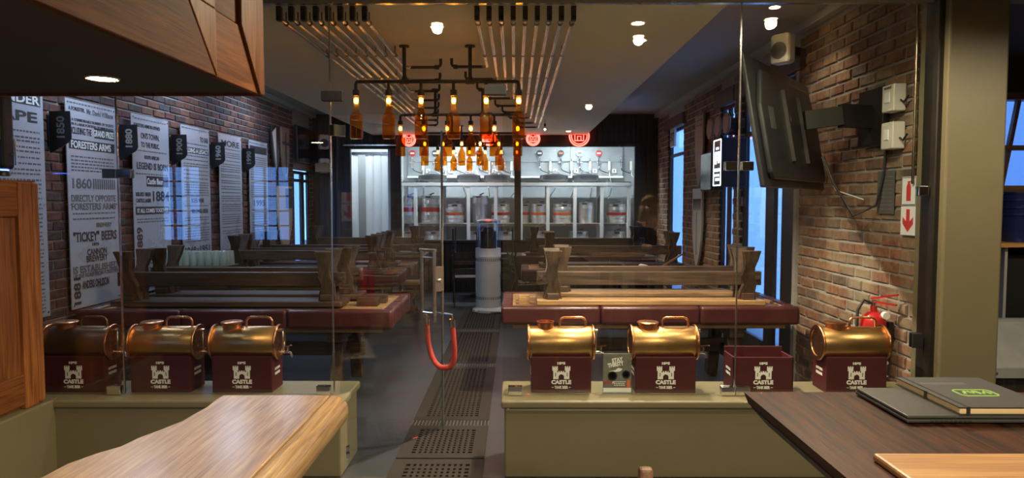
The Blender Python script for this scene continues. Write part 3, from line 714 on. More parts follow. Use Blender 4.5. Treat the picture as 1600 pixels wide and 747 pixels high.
def make_mat(y0, y1, x0, x1, label, nx, ny, z=.0):
    t = thing('duckboard_mat', label, 'mat', ((x0 + x1) / 2, (y0 + y1) / 2, 0), 0, 'perforated walkway mats')
    w, d, h, bd = (x1 - x0) / 2, (y1 - y0) / 2, .012, .085
    mb = MB().box(-w, w, -d, -d + bd, 0, h).box(-w, w, d - bd, d, 0, h).box(-w, -w + bd, -d + bd, d - bd, 0, h).box(w - bd, w, -d + bd, d - bd, 0, h)
    iw, idp = w - bd, d - bd; cx, cy = 2 * iw / nx, 2 * idp / ny
    for i in range(1, nx): mb.box(-iw + i * cx - cx * .27, -iw + i * cx + cx * .27, -idp, idp, 0, h - .0008)
    for j in range(1, ny): mb.box(-iw, iw, -idp + j * cy - cy * .22, -idp + j * cy + cy * .22, 0, h - .0016)
    mb.build('mat_sheet', 'mat_wood', t)
    return t
def make_grate(y0, y1, x0, x1, label):
    t = thing('drain_grate', label, 'grate', ((x0 + x1) / 2, (y0 + y1) / 2, 0), 0, 'drain gratings between the mats')
    w, d = (x1 - x0) / 2, (y1 - y0) / 2; mb = MB()
    for i in range(23): x = -w + 2 * w * i / 22; mb.box(x - .003, x + .003, -d, d, 0, .012)
    for j in range(5): y = -d + 2 * d * j / 4; mb.box(-w, w, y - .003, y + .003, 0, .011)
    mb.build('bars', 'grate_steel', t); MB().box(-w, w, -d, d, 0, .001).build('tray', 'black_metal', t)
ML, MR = -.77, -.2
make_mat(2.6, 4.36, ML, MR, 'perforated brown mat passing under the glass front', 11, 30)
make_mat(4.38, 5.02, ML, MR, 'short perforated brown mat just inside the doorway', 11, 11)
make_grate(5.03, 5.15, ML, MR, 'wire drain grating nearest the doorway')
make_mat(5.16, 6.83, ML, MR, 'perforated brown mat beneath the hanging red rope', 11, 30)
make_grate(6.84, 6.98, ML, MR, 'wire drain grating between the middle mats')
make_mat(6.99, 8.7, ML, MR, 'perforated brown mat halfway down the hall', 11, 30)
make_grate(8.71, 8.86, ML, MR, 'wire drain grating nearest the patio heater')
make_mat(8.87, 10.66, ML, MR, 'perforated brown mat the patio heater stands on', 11, 34)

# ------------------------------------------------------------------ ceiling pipes
ZP = 2.80
def pipe(x, yend, inward, label, group):
    t = thing('ceiling_pipe', label, 'pipe', (x, 4.3, ZP), 0, group)
    n = yend - 4.3; r = .0135
    pts = [(0, .02, 0), (0, n - .04, 0), (inward * .012, n - .012, 0), (inward * .04, n, 0)]
    MB().tube(pts, r, 10).build('tube', 'pipe_steel', t, smooth=50)
    MB().tube([(inward * .04, n, 0), (inward * .27, n, 0), (inward * .295, n, .012), (inward * .3, n, .03), (inward * .3, n, ZC - ZP)], r * .95, 8).build('return_elbow', 'iron', t, smooth=50)
    MB().cyl((inward * .25, n, 0), (inward * .285, n, 0), .019, 10).build('coupling', 'iron', t, smooth=40)
    MB().box(-.016, .016, 0.02, .06, -.02, ZC - ZP).build('end_block', 'black_metal', t, bevel=.004)
    y = .16; k = 0
    while y < n - .1:
        MB().cyl((0, y, 0), (0, y + .02, 0), .0175, 10).build('clamp', 'iron', t); MB().cyl((0, y + .01, 0), (0, y + .01, ZC - ZP), .004, 6).build('hanger', 'iron', t)
        y += .95
    return t
for i in range(8): pipe(-1.46 + .0757 * i, 10.4 - .64 * i, 1, 'shiny ceiling pipe in the bundle of eight above the bottle lamps', 'bundle of eight ceiling pipes')
for i in range(9): pipe(.36 - .0745 * i, 10.7 - .6 * i, -1, 'shiny ceiling pipe in the bundle of nine above the bottle lamps', 'bundle of nine ceiling pipes')

# bottle chandeliers
bottle = MB().lathe([(.0, 0), (.046, 0), (.051, .008), (.051, .155), (.046, .18), (.027, .21), (.0205, .235), (.0195, .32), (.023, .323), (.023, .335)], 18).mesh('bottle', 'amber', 40)
bulbm = MB().sphere((0, 0, 0), .016, 10, 8, 1.5).mesh('bulb', 'bulb_glow', 60)
ROWS = [(5.42, 'closest to the glass front'), (7.5, 'second from the glass front'), (9.5, 'third from the glass front'), (11.1, 'closest to the cold room')]
for (Y, l) in ROWS:
    t = thing('bottle_chandelier', 'black pipe chandelier with six amber bottle lamps, ' + l, 'chandelier', (-.605, Y, ZC), 0, 'bottle chandeliers')
    zr = -.275
    MB().tube([(-.632, 0, zr - .08), (-.632, 0, zr - .02), (-.625, 0, zr - .005), (-.61, 0, zr), (.61, 0, zr), (.625, 0, zr - .005), (.632, 0, zr - .02), (.632, 0, zr - .08)], .0145, 8).build('pipe_frame', 'iron', t, smooth=50)
    for x in (-.255, .255):
        MB().cyl((x, 0, zr), (x, 0, 0), .015, 10).build('drop_pipe', 'iron', t, smooth=40); MB().cyl((x, 0, -.012), (x, 0, 0), .04, 16).build('ceiling_flange', 'iron', t)
        MB().cyl((x - .035, 0, zr), (x + .035, 0, zr), .021, 10).cyl((x, 0, zr), (x, 0, zr + .035), .021, 10).build('tee_joint', 'iron', t, smooth=40)
    for k in range(6):
        x = -.632 + 1.264 * k / 5
        if 0 < k < 5: MB().cyl((x, 0, zr), (x, 0, zr - .08), .0125, 8).build('stem', 'iron', t, smooth=40)
        MB().cyl((x, 0, zr - .065), (x, 0, zr - .11), .027, 12).build('socket', 'iron', t, smooth=40)
        b_ = link('bottle', bottle, t); b_.location = (x, 0, zr - .11 - .332); b_.rotation_euler = (0, 0, k)
        u = link('bulb', bulbm, b_); u.location = (0, 0, .295)
        lamp('bottle_lamp', 'POINT', (-.605 + x, Y, ZC + zr - .147), 36, (1, .8, .45), shadow_soft_size=.012)
# a bare filament bulb on a cord
fb = thing('pendant_bulb', 'clear round filament bulb on a cord before the keg window', 'lamp', (.44, 10.3, ZC))
MB().cyl((0, 0, -.06), (0, 0, 0), .003, 6).build('cord', 'black_metal', fb); MB().cyl((0, 0, -.1), (0, 0, -.06), .016, 10).build('socket', 'iron', fb)
MB().sphere((0, 0, -.15), .055, 16, 10).build('glass_globe', 'thin_glass', fb, smooth=60); MB().sphere((0, 0, -.145), .014, 8, 6).build('filament', 'lamp_glow', fb)
# recessed downlights
def downlight(x, y, z, label, e, r=.04, spot=True, size=2.0):
    t = thing('downlight', label, 'downlight', (x, y, z))
    MB().lathe([(r, -.001), (r + .012, -.004), (r + .014, 0)], 18).build('bezel', 'white_plastic', t, smooth=40)
    MB().lathe([(0, -.003), (r, -.003)], 18).build('lens', 'lamp_glow', t)
    if spot: lamp('downlight_spot', 'SPOT', (x, y, z - .03), e * 2.2, (1, .86, .64) if y > 4.3 else WARM, spot_size=size, spot_blend=.5, shadow_soft_size=.035)
downlight(-.54, 4.84, ZC, 'round downlight in the hall ceiling between the pipe bundles', 16)
downlight(.83, 4.75, ZC, 'small downlight in the hall ceiling nearest the glass front', 22)
downlight(.93, 5.25, ZC, 'bright downlight in the hall ceiling above the golden plank table', 60, .045)
downlight(.94, 8.9, ZC, 'downlight in the hall ceiling above the loose papers', 22)
downlight(.92, 12.0, ZC, 'downlight in the hall ceiling right before the keg window', 10)
downlight(2.12, 5.75, ZS, 'downlight in the raised side ceiling by the brick wall', 4)
for (y, l) in ((5.6, 'above the TICKEY BEERS poster'), (7.5, 'above the BUILDING A LEGACY poster'), (9.4, 'above the poster farthest from the oak cabinet')):
    t = thing('ceiling_light', 'cool white slatted ceiling light ' + l, 'lamp', (-3.12, y, ZS), 0, 'cool light fittings in the side ceiling')
    MB().box(-.16, .16, -.3, .3, -.03, 0).build('housing', 'white_paint', t, bevel=.004); MB().box(-.14, .14, -.28, .28, -.034, -.03).build('diffuser', 'blue_glow', t)
    for k in range(5): MB().box(-.15, .15, -.24 + .12 * k - .004, -.24 + .12 * k + .004, -.05, -.03).build('louvre', 'white_paint', t)
    lamp('ceiling_lamp', 'AREA', (-3.12, y, ZS - .06), 5, (.5, .66, 1), shape='RECTANGLE', size=.28, size_y=.56)
for (x, y, e, l) in ((.9, 3.28, 24, 'above the brass tanks'), (.92, -.33, 42, 'behind the bar table'), (3.4, 2.7, 19, 'added to light the olive pillar'), (1.69, 3.75, 12, 'above the empty maroon box'), (-.53, 3.64, 8, 'above the doorway mat'), (-1.6, -1.6, 24, 'behind the bar canopy')):  # the lamp by the olive pillar is an unseen fill, added to brighten it
    downlight(x, y, ZC, 'round downlight in the bar room ceiling ' + l, e, size=2.95)
# ------------------------------------------------------------------ brass beer tanks on maroon boxes
CASTLE = [(0, 0), (.33, 0), (.33, .2), (.38, .3), (.5, .36), (.62, .3), (.67, .2), (.67, 0), (1, 0), (1, .62), (1.06, .62), (1.06, .95), (.98, .95), (.98, .85), (.93, .85), (.93, .95), (.85, .95), (.85, .85), (.8, .85), (.8, .95), (.72, .95), (.72, .62), (.76, .62), (.76, .5),
          (.68, .5), (.68, .6), (.62, .6), (.62, .52), (.55, .52), (.55, .6), (.45, .6), (.45, .52), (.38, .52), (.38, .6), (.32, .6), (.32, .5), (.24, .5), (.24, .62), (.28, .62), (.28, .95), (.2, .95), (.2, .85), (.15, .85), (.15, .95), (.07, .95), (.07, .85), (.02, .85), (.02, .95), (-.06, .95), (-.06, .62), (0, .62)]
def beer_tank(x, label, drum='brass', tap=1, cap='copper', rz=0, lid=1, has_drum=True, side=1):
    t = thing('beer_tank', label, 'beer tank', (x, 4.345, .476), rz, 'brass beer tanks along the glass' if has_drum else None)
    w, d, h = .187, .1, .226
    bx = MB()
    if has_drum: bx.box(-w, w, -d, d, 0, h)
    else:
        bx.box(-w, w, -d, -d + .012, 0, h).box(-w, w, d - .012, d, 0, h + .03).box(-w, -w + .012, -d, d, 0, h).box(w - .012, w, -d, d, 0, h).box(-w, w, -d, d, 0, .012)
    bx.build('box', 'maroon', t, bevel=.004)
    Z = Vector((0, 0, 1)); R_ = Vector((1, 0, 0)); f = -d - .0005
    text('1895', t, (0, f, .187), R_, Z, .05, .017, 'white_print', .06)
    e = MB().prism([((a - .5) * .1, .088 + b_ * .085) for a, b_ in CASTLE], XZ, f - .0012, f); e.build('castle_emblem', 'white_print', t)
    for s in (-1, 1): MB().box(s * .036 - .0022, s * .036 + .0022, f - .002, f - .0005, .105, .128).build('emblem_slit', 'maroon', t)
    text('CASTLE', t, (0, f, .069), R_, Z, .124, .027, 'white_print', .06)
    text('TANK BEER', t, (0, f, .036), R_, Z, .084, .019, 'white_print', .05)
    for s in (-1, 1): MB().box(s * .053 - .007, s * .053 + .007, f - .001, f, .034, .037).build('rule_line', 'white_print', t)
    sx = side * (w + .0005)
    for k, wd in enumerate(('NOTHING', 'FRESHER')): text(wd, t, (sx, 0, .135 - .03 * k), (0, side, 0), (0, 0, 1), .09, .017, 'white_print', .02)
    if not has_drum: return t
    zc, r = .3, .1
    dr = MB().lathe([(r * .97, -.2), (r, -.195), (r, .195), (r * .97, .2)], 40, (0, 0, zc), 'X').build('drum', drum, t, smooth=40)
    for s in (-1, 1):
        fl = MB().lathe([(0, -.007), (r + .01, -.007), (r + .013, -.003), (r + .013, .003), (r + .01, .007), (r * .86, .007), (r * .84, .002), (0, .002)] if s > 0 else [(0, -.002), (r * .84, -.002), (r * .86, -.007), (r + .01, -.007), (r + .013, -.003), (r + .013, .003), (r + .01, .007), (0, .007)], 36, (s * .203, 0, zc), 'X').build('end_disc', cap, t, smooth=40)
        g = MB()
        for k in range(-2, 3):
            hh = math.sqrt((r * .8) ** 2 - (k * .032) ** 2); g.box(s * .2055 - .001 + s * .0, s * .2055 + .001, k * .032 - .0012, k * .032 + .0012, zc - hh, zc + hh)
        for k in range(-1, 2): g.box(s * .2055 - .001, s * .2055 + .001, -.075, .075, zc + k * .045 - .0012, zc + k * .045 + .0012)
        g.build('disc_engraving', 'dark_copper', fl)
    MB().lathe([(.055, .05), (.055, .108), (.058, .11), (.058, .116), (.0, .116)] if lid else [(.052, .05), (.052, .125), (.056, .127), (.056, .133), (.048, .133), (.048, .09), (0, .09)], 28, (-.095, 0, zc)).build('filler_neck', cap, t, smooth=40)
    if lid: MB().lathe([(.064, .116), (.068, .119), (.068, .128), (.062, .132), (0, .132)], 28, (-.095, 0, zc)).build('lid', cap, t, smooth=40)
    hx0, hx1 = -.005, .16
    MB().tube([(hx0, 0, zc + .095), (hx0, 0, zc + .135), (hx0 + .012, 0, zc + .152), (hx0 + .03, 0, zc + .158), (hx1 - .03, 0, zc + .158), (hx1 - .012, 0, zc + .152), (hx1, 0, zc + .135), (hx1, 0, zc + .095)], .0075, 10).build('handle', drum if drum != 'brass' else 'copper', t, smooth=50)
    if tap:
        s = tap; tx = s * .212
        MB().tube([(tx, 0, zc + .075), (tx + s * .014, 0, zc + .07), (tx + s * .014, 0, zc - .06), (tx, 0, zc - .068)], .006, 8).build('sight_glass', 'steel', t, smooth=50)
        for zz in (.075, -.065): MB().cyl((tx - s * .008, 0, zc + zz), (tx + s * .024, 0, zc + zz), .009).build('sight_fitting', 'chrome', t, smooth=40)
        tp = MB().tube([(tx, 0, zc - .066), (tx + s * .04, 0, zc - .066), (tx + s * .06, 0, zc - .07), (tx + s * .068, 0, zc - .1)], .009, 10).build('tap', 'chrome', t, smooth=50)
        MB().cyl((tx + s * .045, 0, zc - .06), (tx + s * .045, 0, zc - .03), .007).bar((tx + s * .03, 0, zc - .03), (tx + s * .075, -.03, zc - .016), .01, .008).build('tap_lever', 'chrome', tp)
    return t
PX = lambda x: (x - 805) * 4.245 / 1080
beer_tank(PX(104), 'shaded brass tank on a maroon box beside the oak cabinet', 'dark_copper', 1)  # darker drum metal stands in for the shade over this tank
beer_tank(PX(242.5), 'dull brass tank on a maroon box between the shaded and the bright lidded tank', 'brass', 1)
beer_tank(PX(372), 'brass tank with a flat lid shining in blue light, by the open doorway', 'brass', 1)
beer_tank(PX(878), 'brass tank with an uncovered filler neck on a maroon box', 'brass', 1, lid=0, side=-1)
beer_tank(PX(1043), 'brass tank with a low copper lid, right of the standing flyer', 'brass', 1, side=-1)
beer_tank(PX(1197), 'maroon tank box standing empty without its brass drum', 'brass', 0, has_drum=False, side=-1)
beer_tank(PX(1344), 'brass tank before the red fire extinguisher, engraved end turned out', 'brass', 0, side=-1)
# the standing flyer
fl = thing('flyer_stand', 'small standing flyer with a bike picture and the words STAY THIRSTY', 'flyer', ((967 - 805) * 4.24 / 1080, 4.26, .476))
MB().box(-.088, .088, -.03, .03, 0, .008).build('foot', 'clear_plastic', fl)
MB().box(-.088, .088, -.004, .004, 0, .245).build('card', 'photo_grey', fl)
f = -.0045
MB().box(-.087, .087, f - .001, f, .001, .03).build('white_strip', 'white_print', fl)
rt = Vector((1, 0, .18)); up = Vector((-.18, 0, 1))
text('STAY', fl, (-.0, f, .207), rt, up, .07, .026, 'white_print', .05); text('THIRSTY', fl, (-.01, f, .178), rt, up, .1, .028, 'white_print', .05)
text('WIN', fl, (-.062, f, .065), (1, 0, 0), (0, 0, 1), .045, .017, 'red_band', .04); text('A', fl, (-.025, f, .065), (1, 0, 0), (0, 0, 1), .013, .017, 'white_print', .03)
fp = MB()
for k in range(3):
    x = -.02
    while x < .045: w = random.uniform(.006, .014); fp.box(x, x + w, f - .001, f, .066 - k * .011, .071 - k * .011); x += w + .003
fp.build('fine_print', 'white_print', fl)
pic = MB()
for (x, z, r) in ((.055, .115, .026), (-.03, .105, .03)): pic.lathe([(r, 0), (r, .001), (r * .7, .001), (r * .7, 0)], 20, (x, f - .001, z), 'Y')
pic.build('wheel_print', 'black_metal', fl)
MB().lathe([(0, 0), (.013, 0), (.013, .001), (0, .001)], 16, (.055, f - .001, .115), 'Y').prism([(-.03, .128), (.02, .135), (.032, .15), (.005, .156), (-.01, .142), (-.05, .135)], XZ, f - .001, f).build('bike_print', 'white_print', fl)
MB().box(.06, .08, f - .001, f, .032, .08).build('glass_print', 'orange_band', fl)

# ------------------------------------------------------------------ posters and year flags on the left wall
PXF = -3.66
def poster(y0, y1, z0, z1, label, lines, bands=()):
    t = thing('wall_poster', label, 'poster', (PXF, (y0 + y1) / 2, z0), 0, 'grey history posters')
    w, h = y1 - y0, z1 - z0
    MB().box(-.004, .004, -w / 2, w / 2, 0, h).build('panel', 'poster', t)
    for a in (-1, 1):
        for z in (.03, h * .5, h - .03): MB().cyl((-.03, a * (w / 2 - .025), z), (.008, a * (w / 2 - .025), z), .009, 8).build('standoff', 'chrome', t)
    fx = .0045; fine = MB(); used = []
    for q in bands: MB().box(fx - .0005, fx + .0006, -w * .46 + q[2] * w if len(q) > 2 else -w * .46, w * .46, h * q[0], h * q[1]).build('print_band', 'dark_print', t)
    for (s, zc, hh, a, b_, m_, vert) in lines:
        used.append((zc - hh / 2 - .008, zc + hh / 2 + .008))
        if vert: text(s, t, (fx + .0006, w * ((a + b_) / 2 - .5), h * zc), (0, 0, 1), (0, -1, 0), h * hh, w * (b_ - a), m_, .03)
        else: text(s, t, (fx + .0006, w * ((a + b_) / 2 - .5), h * zc), (0, 1, 0), (0, 0, 1), w * (b_ - a), h * hh, m_, .025)
    z = .02
    while z < .985:
        if not any(a - .012 < z < b_ + .004 for a, b_ in used + [(q[0], q[1]) for q in bands]):
            y = -w * .43
            while y < w * .43:
                l = random.uniform(.012, .05); l = min(l, w * .43 - y); fine.box(fx, fx + .0008, y, y + l, h * z, h * z + .013); y += l + .012
        z += random.choice((.016, .018, .026))
    fine.build('fine_print', 'grey_print', t)
    return t
D, G, Wp = 'dark_print', 'grey_print', 'white_print'
poster(4.68, 5.38, .77, 2.51, 'grey history poster nearest the oak cabinet, half hidden behind the black tower', [('FOUNDER', .955, .04, .05, .95, Wp, 0), ('CAPE', .88, .045, .1, .9, D, 0)], [(.93, .98)])
poster(5.65, 6.35, .77, 2.51, 'grey history poster reading FORESTERS ARMS, TICKEY BEERS and CANNON BREWERY', [
    ('A FORESTER,', .955, .022, .05, .36, D, 0), ('Mr. David Williams', .955, .026, .4, .95, G, 0), ('A CONSIDERABLE NUMBER OF TICKETS', .905, .014, .1, .95, D, 0), ('IN A LARGE PORTION OF IMMIGRANTS', .885, .013, .1, .95, D, 0),
    ('INCLUDING THE', .853, .034, .05, .48, D, 0), ('GRAND PRIZE', .855, .034, .52, .95, Wp, 0), ('FORESTERS ARMS', .788, .036, .08, .88, Wp, 0),
    ('1860', .602, .05, .08, .45, G, 0), ('IIIIIIIIIII', .602, .05, .48, .95, G, 0), ('DIRECTLY OPPOSITE', .53, .034, .05, .95, G, 0), ('FORESTERS ARMS', .49, .034, .05, .95, G, 0), ('BREWERY', .397, .022, .52, .85, G, 0),
    ('"TICKEY" BEERS', .343, .05, .06, .95, D, 0), ('1874', .302, .015, .42, .56, D, 0), ('CANNON', .265, .032, .32, .72, D, 0), ('BREWERY', .232, .032, .3, .74, D, 0), ('IS ESTABLISHED', .185, .036, .04, .96, G, 0), ('UP THE ROAD FROM FORESTERS', .155, .02, .04, .96, G, 0),
    ('ANDERS OHLSSON', .108, .04, .2, .75, D, 0), ('1881', .085, .13, .04, .17, D, 1)], [(.83, .88, .5), (.765, .812)])
poster(6.62, 7.32, .77, 2.51, 'grey history poster reading LEGEND IS BORN with a large 1884', [
    ('FORESTERS ARMS RE-OPENED', .94, .02, .05, .75, D, 0), ("ON'S TOWN.", .885, .035, .22, .72, D, 0), ('TO THE PUBLIC.', .835, .03, .22, .72, D, 0), ('SOUTH AFRICAN', .765, .022, .3, .7, D, 0), ('LEGEND IS BORN', .715, .04, .1, .95, D, 0),
    ('Castle Beer', .63, .035, .35, .8, Wp, 0), ('1884', .545, .06, .5, .97, D, 0), ('ISSUED BEER', .555, .022, .05, .45, D, 0), ('CASTLE LAGER', .52, .022, .05, .45, D, 0), ('IT ALL COMES TOGETHER', .462, .024, .08, .94, Wp, 0), ('1889', .3, .14, .05, .2, D, 1)], [(.6, .66, .3), (.44, .485)])
poster(7.59, 8.29, .77, 2.51, 'grey history poster reading BUILDING A LEGACY and 1948 to 1951', [
    ('TO SAB', .925, .035, .65, .95, D, 0), ('BUILDING A LEGACY', .845, .03, .05, .95, Wp, 0), ('BOER WAR', .52, .03, .3, .75, D, 0), ('BELOVED BEER', .45, .028, .3, .9, D, 0), ('1948', .195, .05, .05, .42, D, 0), ('TO', .195, .02, .45, .53, D, 0), ('1951', .195, .05, .56, .93, D, 0)], [(.825, .865)])
poster(8.56, 9.26, .77, 2.51, 'grey history poster headed MORE with pale photo area', [('MORE', .935, .045, .1, .9, D, 0), ('FOR THE', .25, .03, .5, .9, D, 0), ('BEER', .21, .03, .5, .9, D, 0)], ())
poster(9.53, 10.23, .77, 2.51, 'grey history poster farthest from the oak cabinet', [('1995', .5, .05, .2, .8, D, 0)], [(.9, .96)])
for i, yr in enumerate(('1850', '1880', '1900', '1960', '1990')):
    y = 5.5 + .97 * i
    t = thing('year_flag', 'black projecting wall flag ' + ('marked 1850 beside the TICKEY BEERS poster', 'marked 1880 beside the poster with a large 1884', 'marked 1900 beside the BUILDING A LEGACY poster', 'marked 1960 beside the poster headed MORE', 'marked 1990 by the poster farthest from the oak cabinet')[i], 'sign', (XL + .012, y, 2.05), 0, None)
    MB().prism([(0, 0), (.0, .33), (.165, .33), (.17, .12), (.15, .085), (.06, .03)], XZ, -.004, .004).build('flag', 'black_plastic', t)
    MB().box(-.012, .0, -.02, .02, .05, .3).build('bracket', 'iron', t)
    text(yr, t, (.088, -.0045, .205), (0, 0, 1), (-1, 0, 0), .17, .065, 'flag_print', .03)

# ------------------------------------------------------------------ shields, screens and signs
def shield(name, label, loc, w, h, face, mat, side):
    """shield lying in the YZ plane, face towards +X (side=1) or -X (side=-1)"""
    t = thing(name, label, 'shield', loc)
    prof = [(-w / 2, h), (w / 2, h), (w / 2, h * .55), (w * .42, h * .35), (w * .25, h * .14), (0, 0), (-w * .25, h * .14), (-w * .42, h * .35), (-w / 2, h * .55)]
    MB().prism(prof, YZ, 0, side * .03).build('board', mat, t, bevel=.004)
    if face: face(t, side)
    return t
def f_cross(t, s): MB().box(s * .03, s * .036, -.02, .02, .1, .75).box(s * .03, s * .0355, -.16, .16, .55, .6).build('ornament', 'dark_print', t)
def f_lines(t, s):
    m_ = MB()
    for k in range(6): m_.prism([(-.2 + k * .068, .98), (-.14 + k * .068, .98), (-.17 + k * .068, .82)], YZ, s * .03, s * .034)
    m_.box(s * .03, s * .034, -.006, .006, .2, .8).build('ornament', 'dark_print', t)
def f_arrow(t, s):
    m_ = MB()
    for k in range(3): m_.box(s * .03, s * .034, -.13, .13, .84 + k * .07, .85 + k * .07).prism([(-.16, .845 + k * .07), (-.12, .865 + k * .07), (-.12, .825 + k * .07)], YZ, s * .03, s * .034)
    m_.build('ornament', 'dark_print', t)
shield('wall_shield', 'tall pointed wooden shield with arrow marks above the other shield', (XR - .04, 9.6, 1.86), .42, 1.0, f_arrow, 'shield_wood', -1)
shield('wall_shield', 'pewter toned pointed shield with a row of teeth at its top', (XR - .04, 9.65, .72), .5, 1.12, f_lines, 'heater_grey', -1)
shield('wall_shield', 'narrow wooden shield with red top beside the wall screen', (XL + .035, 11.0, 2.0), .36, .82, f_cross, 'shield_wood', 1)
shield('wall_shield', 'black and white halved shield on the poster wall', (XL + .035, 10.55, 2.1), .34, .7, lambda t, s: MB().prism([(-.15, .6), (.0, .68), (.0, .05)], YZ, s * .03, s * .035).build('white_half', 'white_print', t), 'black_plastic', 1)
shield('wall_shield', 'large cream shield with a dark corner field and stepped edge', (XL + .035, 10.95, .85), .66, 1.05, lambda t, s: MB().box(s * .03, s * .035, .0, .3, .7, 1.02).build('dark_field', 'dark_print', t), 'cream_pages', 1)
# round plaques on a bar
t = thing('plaque_bar', 'bracket holding three round wooden plaques above the lit sign', 'plaque', (XR - .2, 8.15, 2.54))
for s in (-1, 1): MB().box(-.015, .015, -.45, .45, s * .08 - .01, s * .08 + .01).build('bar', 'bench_wood', t)
MB().box(0, .2, -.02, .02, -.1, .1).build('bracket', 'bench_wood', t)
for k in range(3): MB().lathe([(0, -.012), (.115, -.012), (.125, 0), (.115, .012), (0, .012)], 24, (-.03, -.33 + .33 * k, 0), 'X').build('plaque', 'shield_wood', t, smooth=40)
# lit sign box
t = thing('light_box_sign', 'black box sign with glowing white frame and tankard symbol', 'sign', (XR - .24, 7.95, 1.83))
MB().box(-.05, .24, -.15, .15, 0, .55).build('box', 'black_plastic', t, bevel=.01)
m_ = MB(); X0 = -.054
for a in (-.138, .138): m_.box(X0, X0 + .006, a - .006, a + .006, .015, .535)
m_.box(X0, X0 + .006, -.138, .138, .012, .024).box(X0, X0 + .006, -.138, .138, .526, .538).build('frame_light', 'sign_white', t)
m_ = MB()
for (a, b_, c_, d_) in ((-.05, .04, .425, .45), (-.085, -.03, .27, .4), (-.01, .085, .36, .4), (.03, .085, .26, .36), (-.03, .03, .3, .34), (-.09, .09, .175, .21), (-.08, .09, .12, .145), (-.09, .06, .07, .1)): m_.box(X0, X0 + .006, a, b_, c_, d_)
m_.build('symbol_light', 'sign_white', t)
# exit sign
t = thing('exit_sign', 'pale exit sign high on the right wall near the far doors', 'sign', (XR - .03, 11.35, 2.55))
MB().box(-.01, .02, -.16, .16, 0, .3).build('plate', 'white_plastic', t); text('EXIT', t, (-.0108, 0, .16), (0, -1, 0), (0, 0, 1), .26, .14, 'dark_print', .03)
# screens
def tv(label, loc, w, h, rot, name='television'):
    t = thing(name, label, 'television', loc); t.rotation_euler = rot
    MB().box(-w / 2, w / 2, -.02, .02, -h / 2, h / 2).build('casing', 'black_plastic', t, bevel=.01)
    MB().box(-w / 2 + .015, w / 2 - .015, .02, .0215, -h / 2 + .02, h / 2 - .015).build('screen', 'screen', t)
    return t
t = tv('flat screen on the poster wall above the blue lit door', (XL + .08, 12.0, 2.62), 1.05, .62, (0, .0, -PI / 2))
MB().box(-.1, .1, -.09, -.02, -.1, .1).build('bracket', 'iron', t)
t = tv('dark wall screen beside the lit sign on the right wall', (XR - .08, 9.12, 2.05), .5, .5, (0, 0, PI / 2))
MB().box(-.1, .1, -.07, -.02, -.1, .1).build('bracket', 'iron', t)
# television on an arm, its back turned to the glass
t = thing('television', 'large television on a wall arm with its black back turned to the glass', 'television', (1.965, 5.03, 2.18)); t.rotation_euler = (math.radians(-10), 0.0, math.radians(54)); t.rotation_mode = 'XYZ'
MB().box(-.82, .82, -.012, .02, -.43, .43).build('casing', 'black_plastic', t, bevel=.01)
MB().prism([(-.74, -.34), (-.7, -.38), (.7, -.38), (.74, -.34), (.74, .1), (.62, .34), (-.62, .34), (-.74, .1)], XZ, -.05, -.012).build('back_cover', 'black_plastic', t, bevel=.014)
MB().box(-.8, .8, .02, .022, -.41, .41).build('screen', 'screen', t)
for k in range(6): MB().box(-.6 + .02 * k, -.607 + .02 * k + .014, -.054, -.05, -.05, .1).build('vent', 'rubber', t)
for s in (-1, 1): MB().box(s * .2 - .02, s * .2 + .02, -.075, -.05, -.25, .25).build('mount_rail', 'iron', t)
MB().lathe([(0, -.056), (.03, -.056), (.03, -.05), (0, -.05)], 16, (-.12, 0, .06), 'Y').build('badge', 'paper', t)
arm = link('wall_arm', None, t); arm.matrix_local = Matrix.LocRotScale((1.965, 5.03, 2.18), Euler((math.radians(-10), 0, math.radians(54))), None).inverted() @ Matrix.Translation((XR, 5.02, 2.27))
MB().box(-.05, .0, -.17, .17, -.2, .2).build('wall_plate', 'iron', arm, bevel=.004)
MB().bar((-.05, 0, 0), (-.3, -.1, 0), .07, .16).build('arm', 'iron', arm); MB().bar((-.3, -.1, 0), (-.545, -.065, -.03), .06, .13).build('arm', 'iron', arm)
cb = MB().tube([(2.3, 5.2, 2.0), (2.36, 5.15, 1.8), (2.45, 5.02, 1.56), (2.55, 4.9, 1.64), (2.575, 4.86, 1.85), (2.585, 4.86, 2.05)], .009, 8).build('power_cable', 'black_plastic', smooth=60)
tag(cb, 'black cable looping down from the turned television', 'cable')
cb = MB().tube([(2.3, 5.22, 2.0), (2.4, 5.2, 1.75), (2.56, 5.1, 1.68)], .005, 8).build('power_cable', 'hose', smooth=60)
tag(cb, 'pale thin cable hanging behind the turned television', 'cable')
# wall boxes
def wall_box(z, label, word, y=4.72):
    t = thing('switch_box', label, 'switch', (XR - .002, y, z))
    MB().box(-.085, 0, -.075, .075, -.09, .09).build('box', 'white_plastic', t, bevel=.008)
    MB().box(-.092, -.085, -.03, .03, -.03, .04).build('switch', 'white_paint', t, bevel=.003)
    if word: text(word, t, (-.0858, 0, .07), (0, -1, 0), (0, 0, 1), .09, .018, 'dark_print', .03)
    MB().tube([(-.04, -.08, -.02), (-.04, -.12, -.04), (-.03, -.15, .0)], .007).build('cable', 'black_plastic', t, smooth=50)
wall_box(2.36, 'white isolator box marked MAINS above the other white box', 'MAINS'); wall_box(2.11, 'white socket box right below the MAINS box', None)
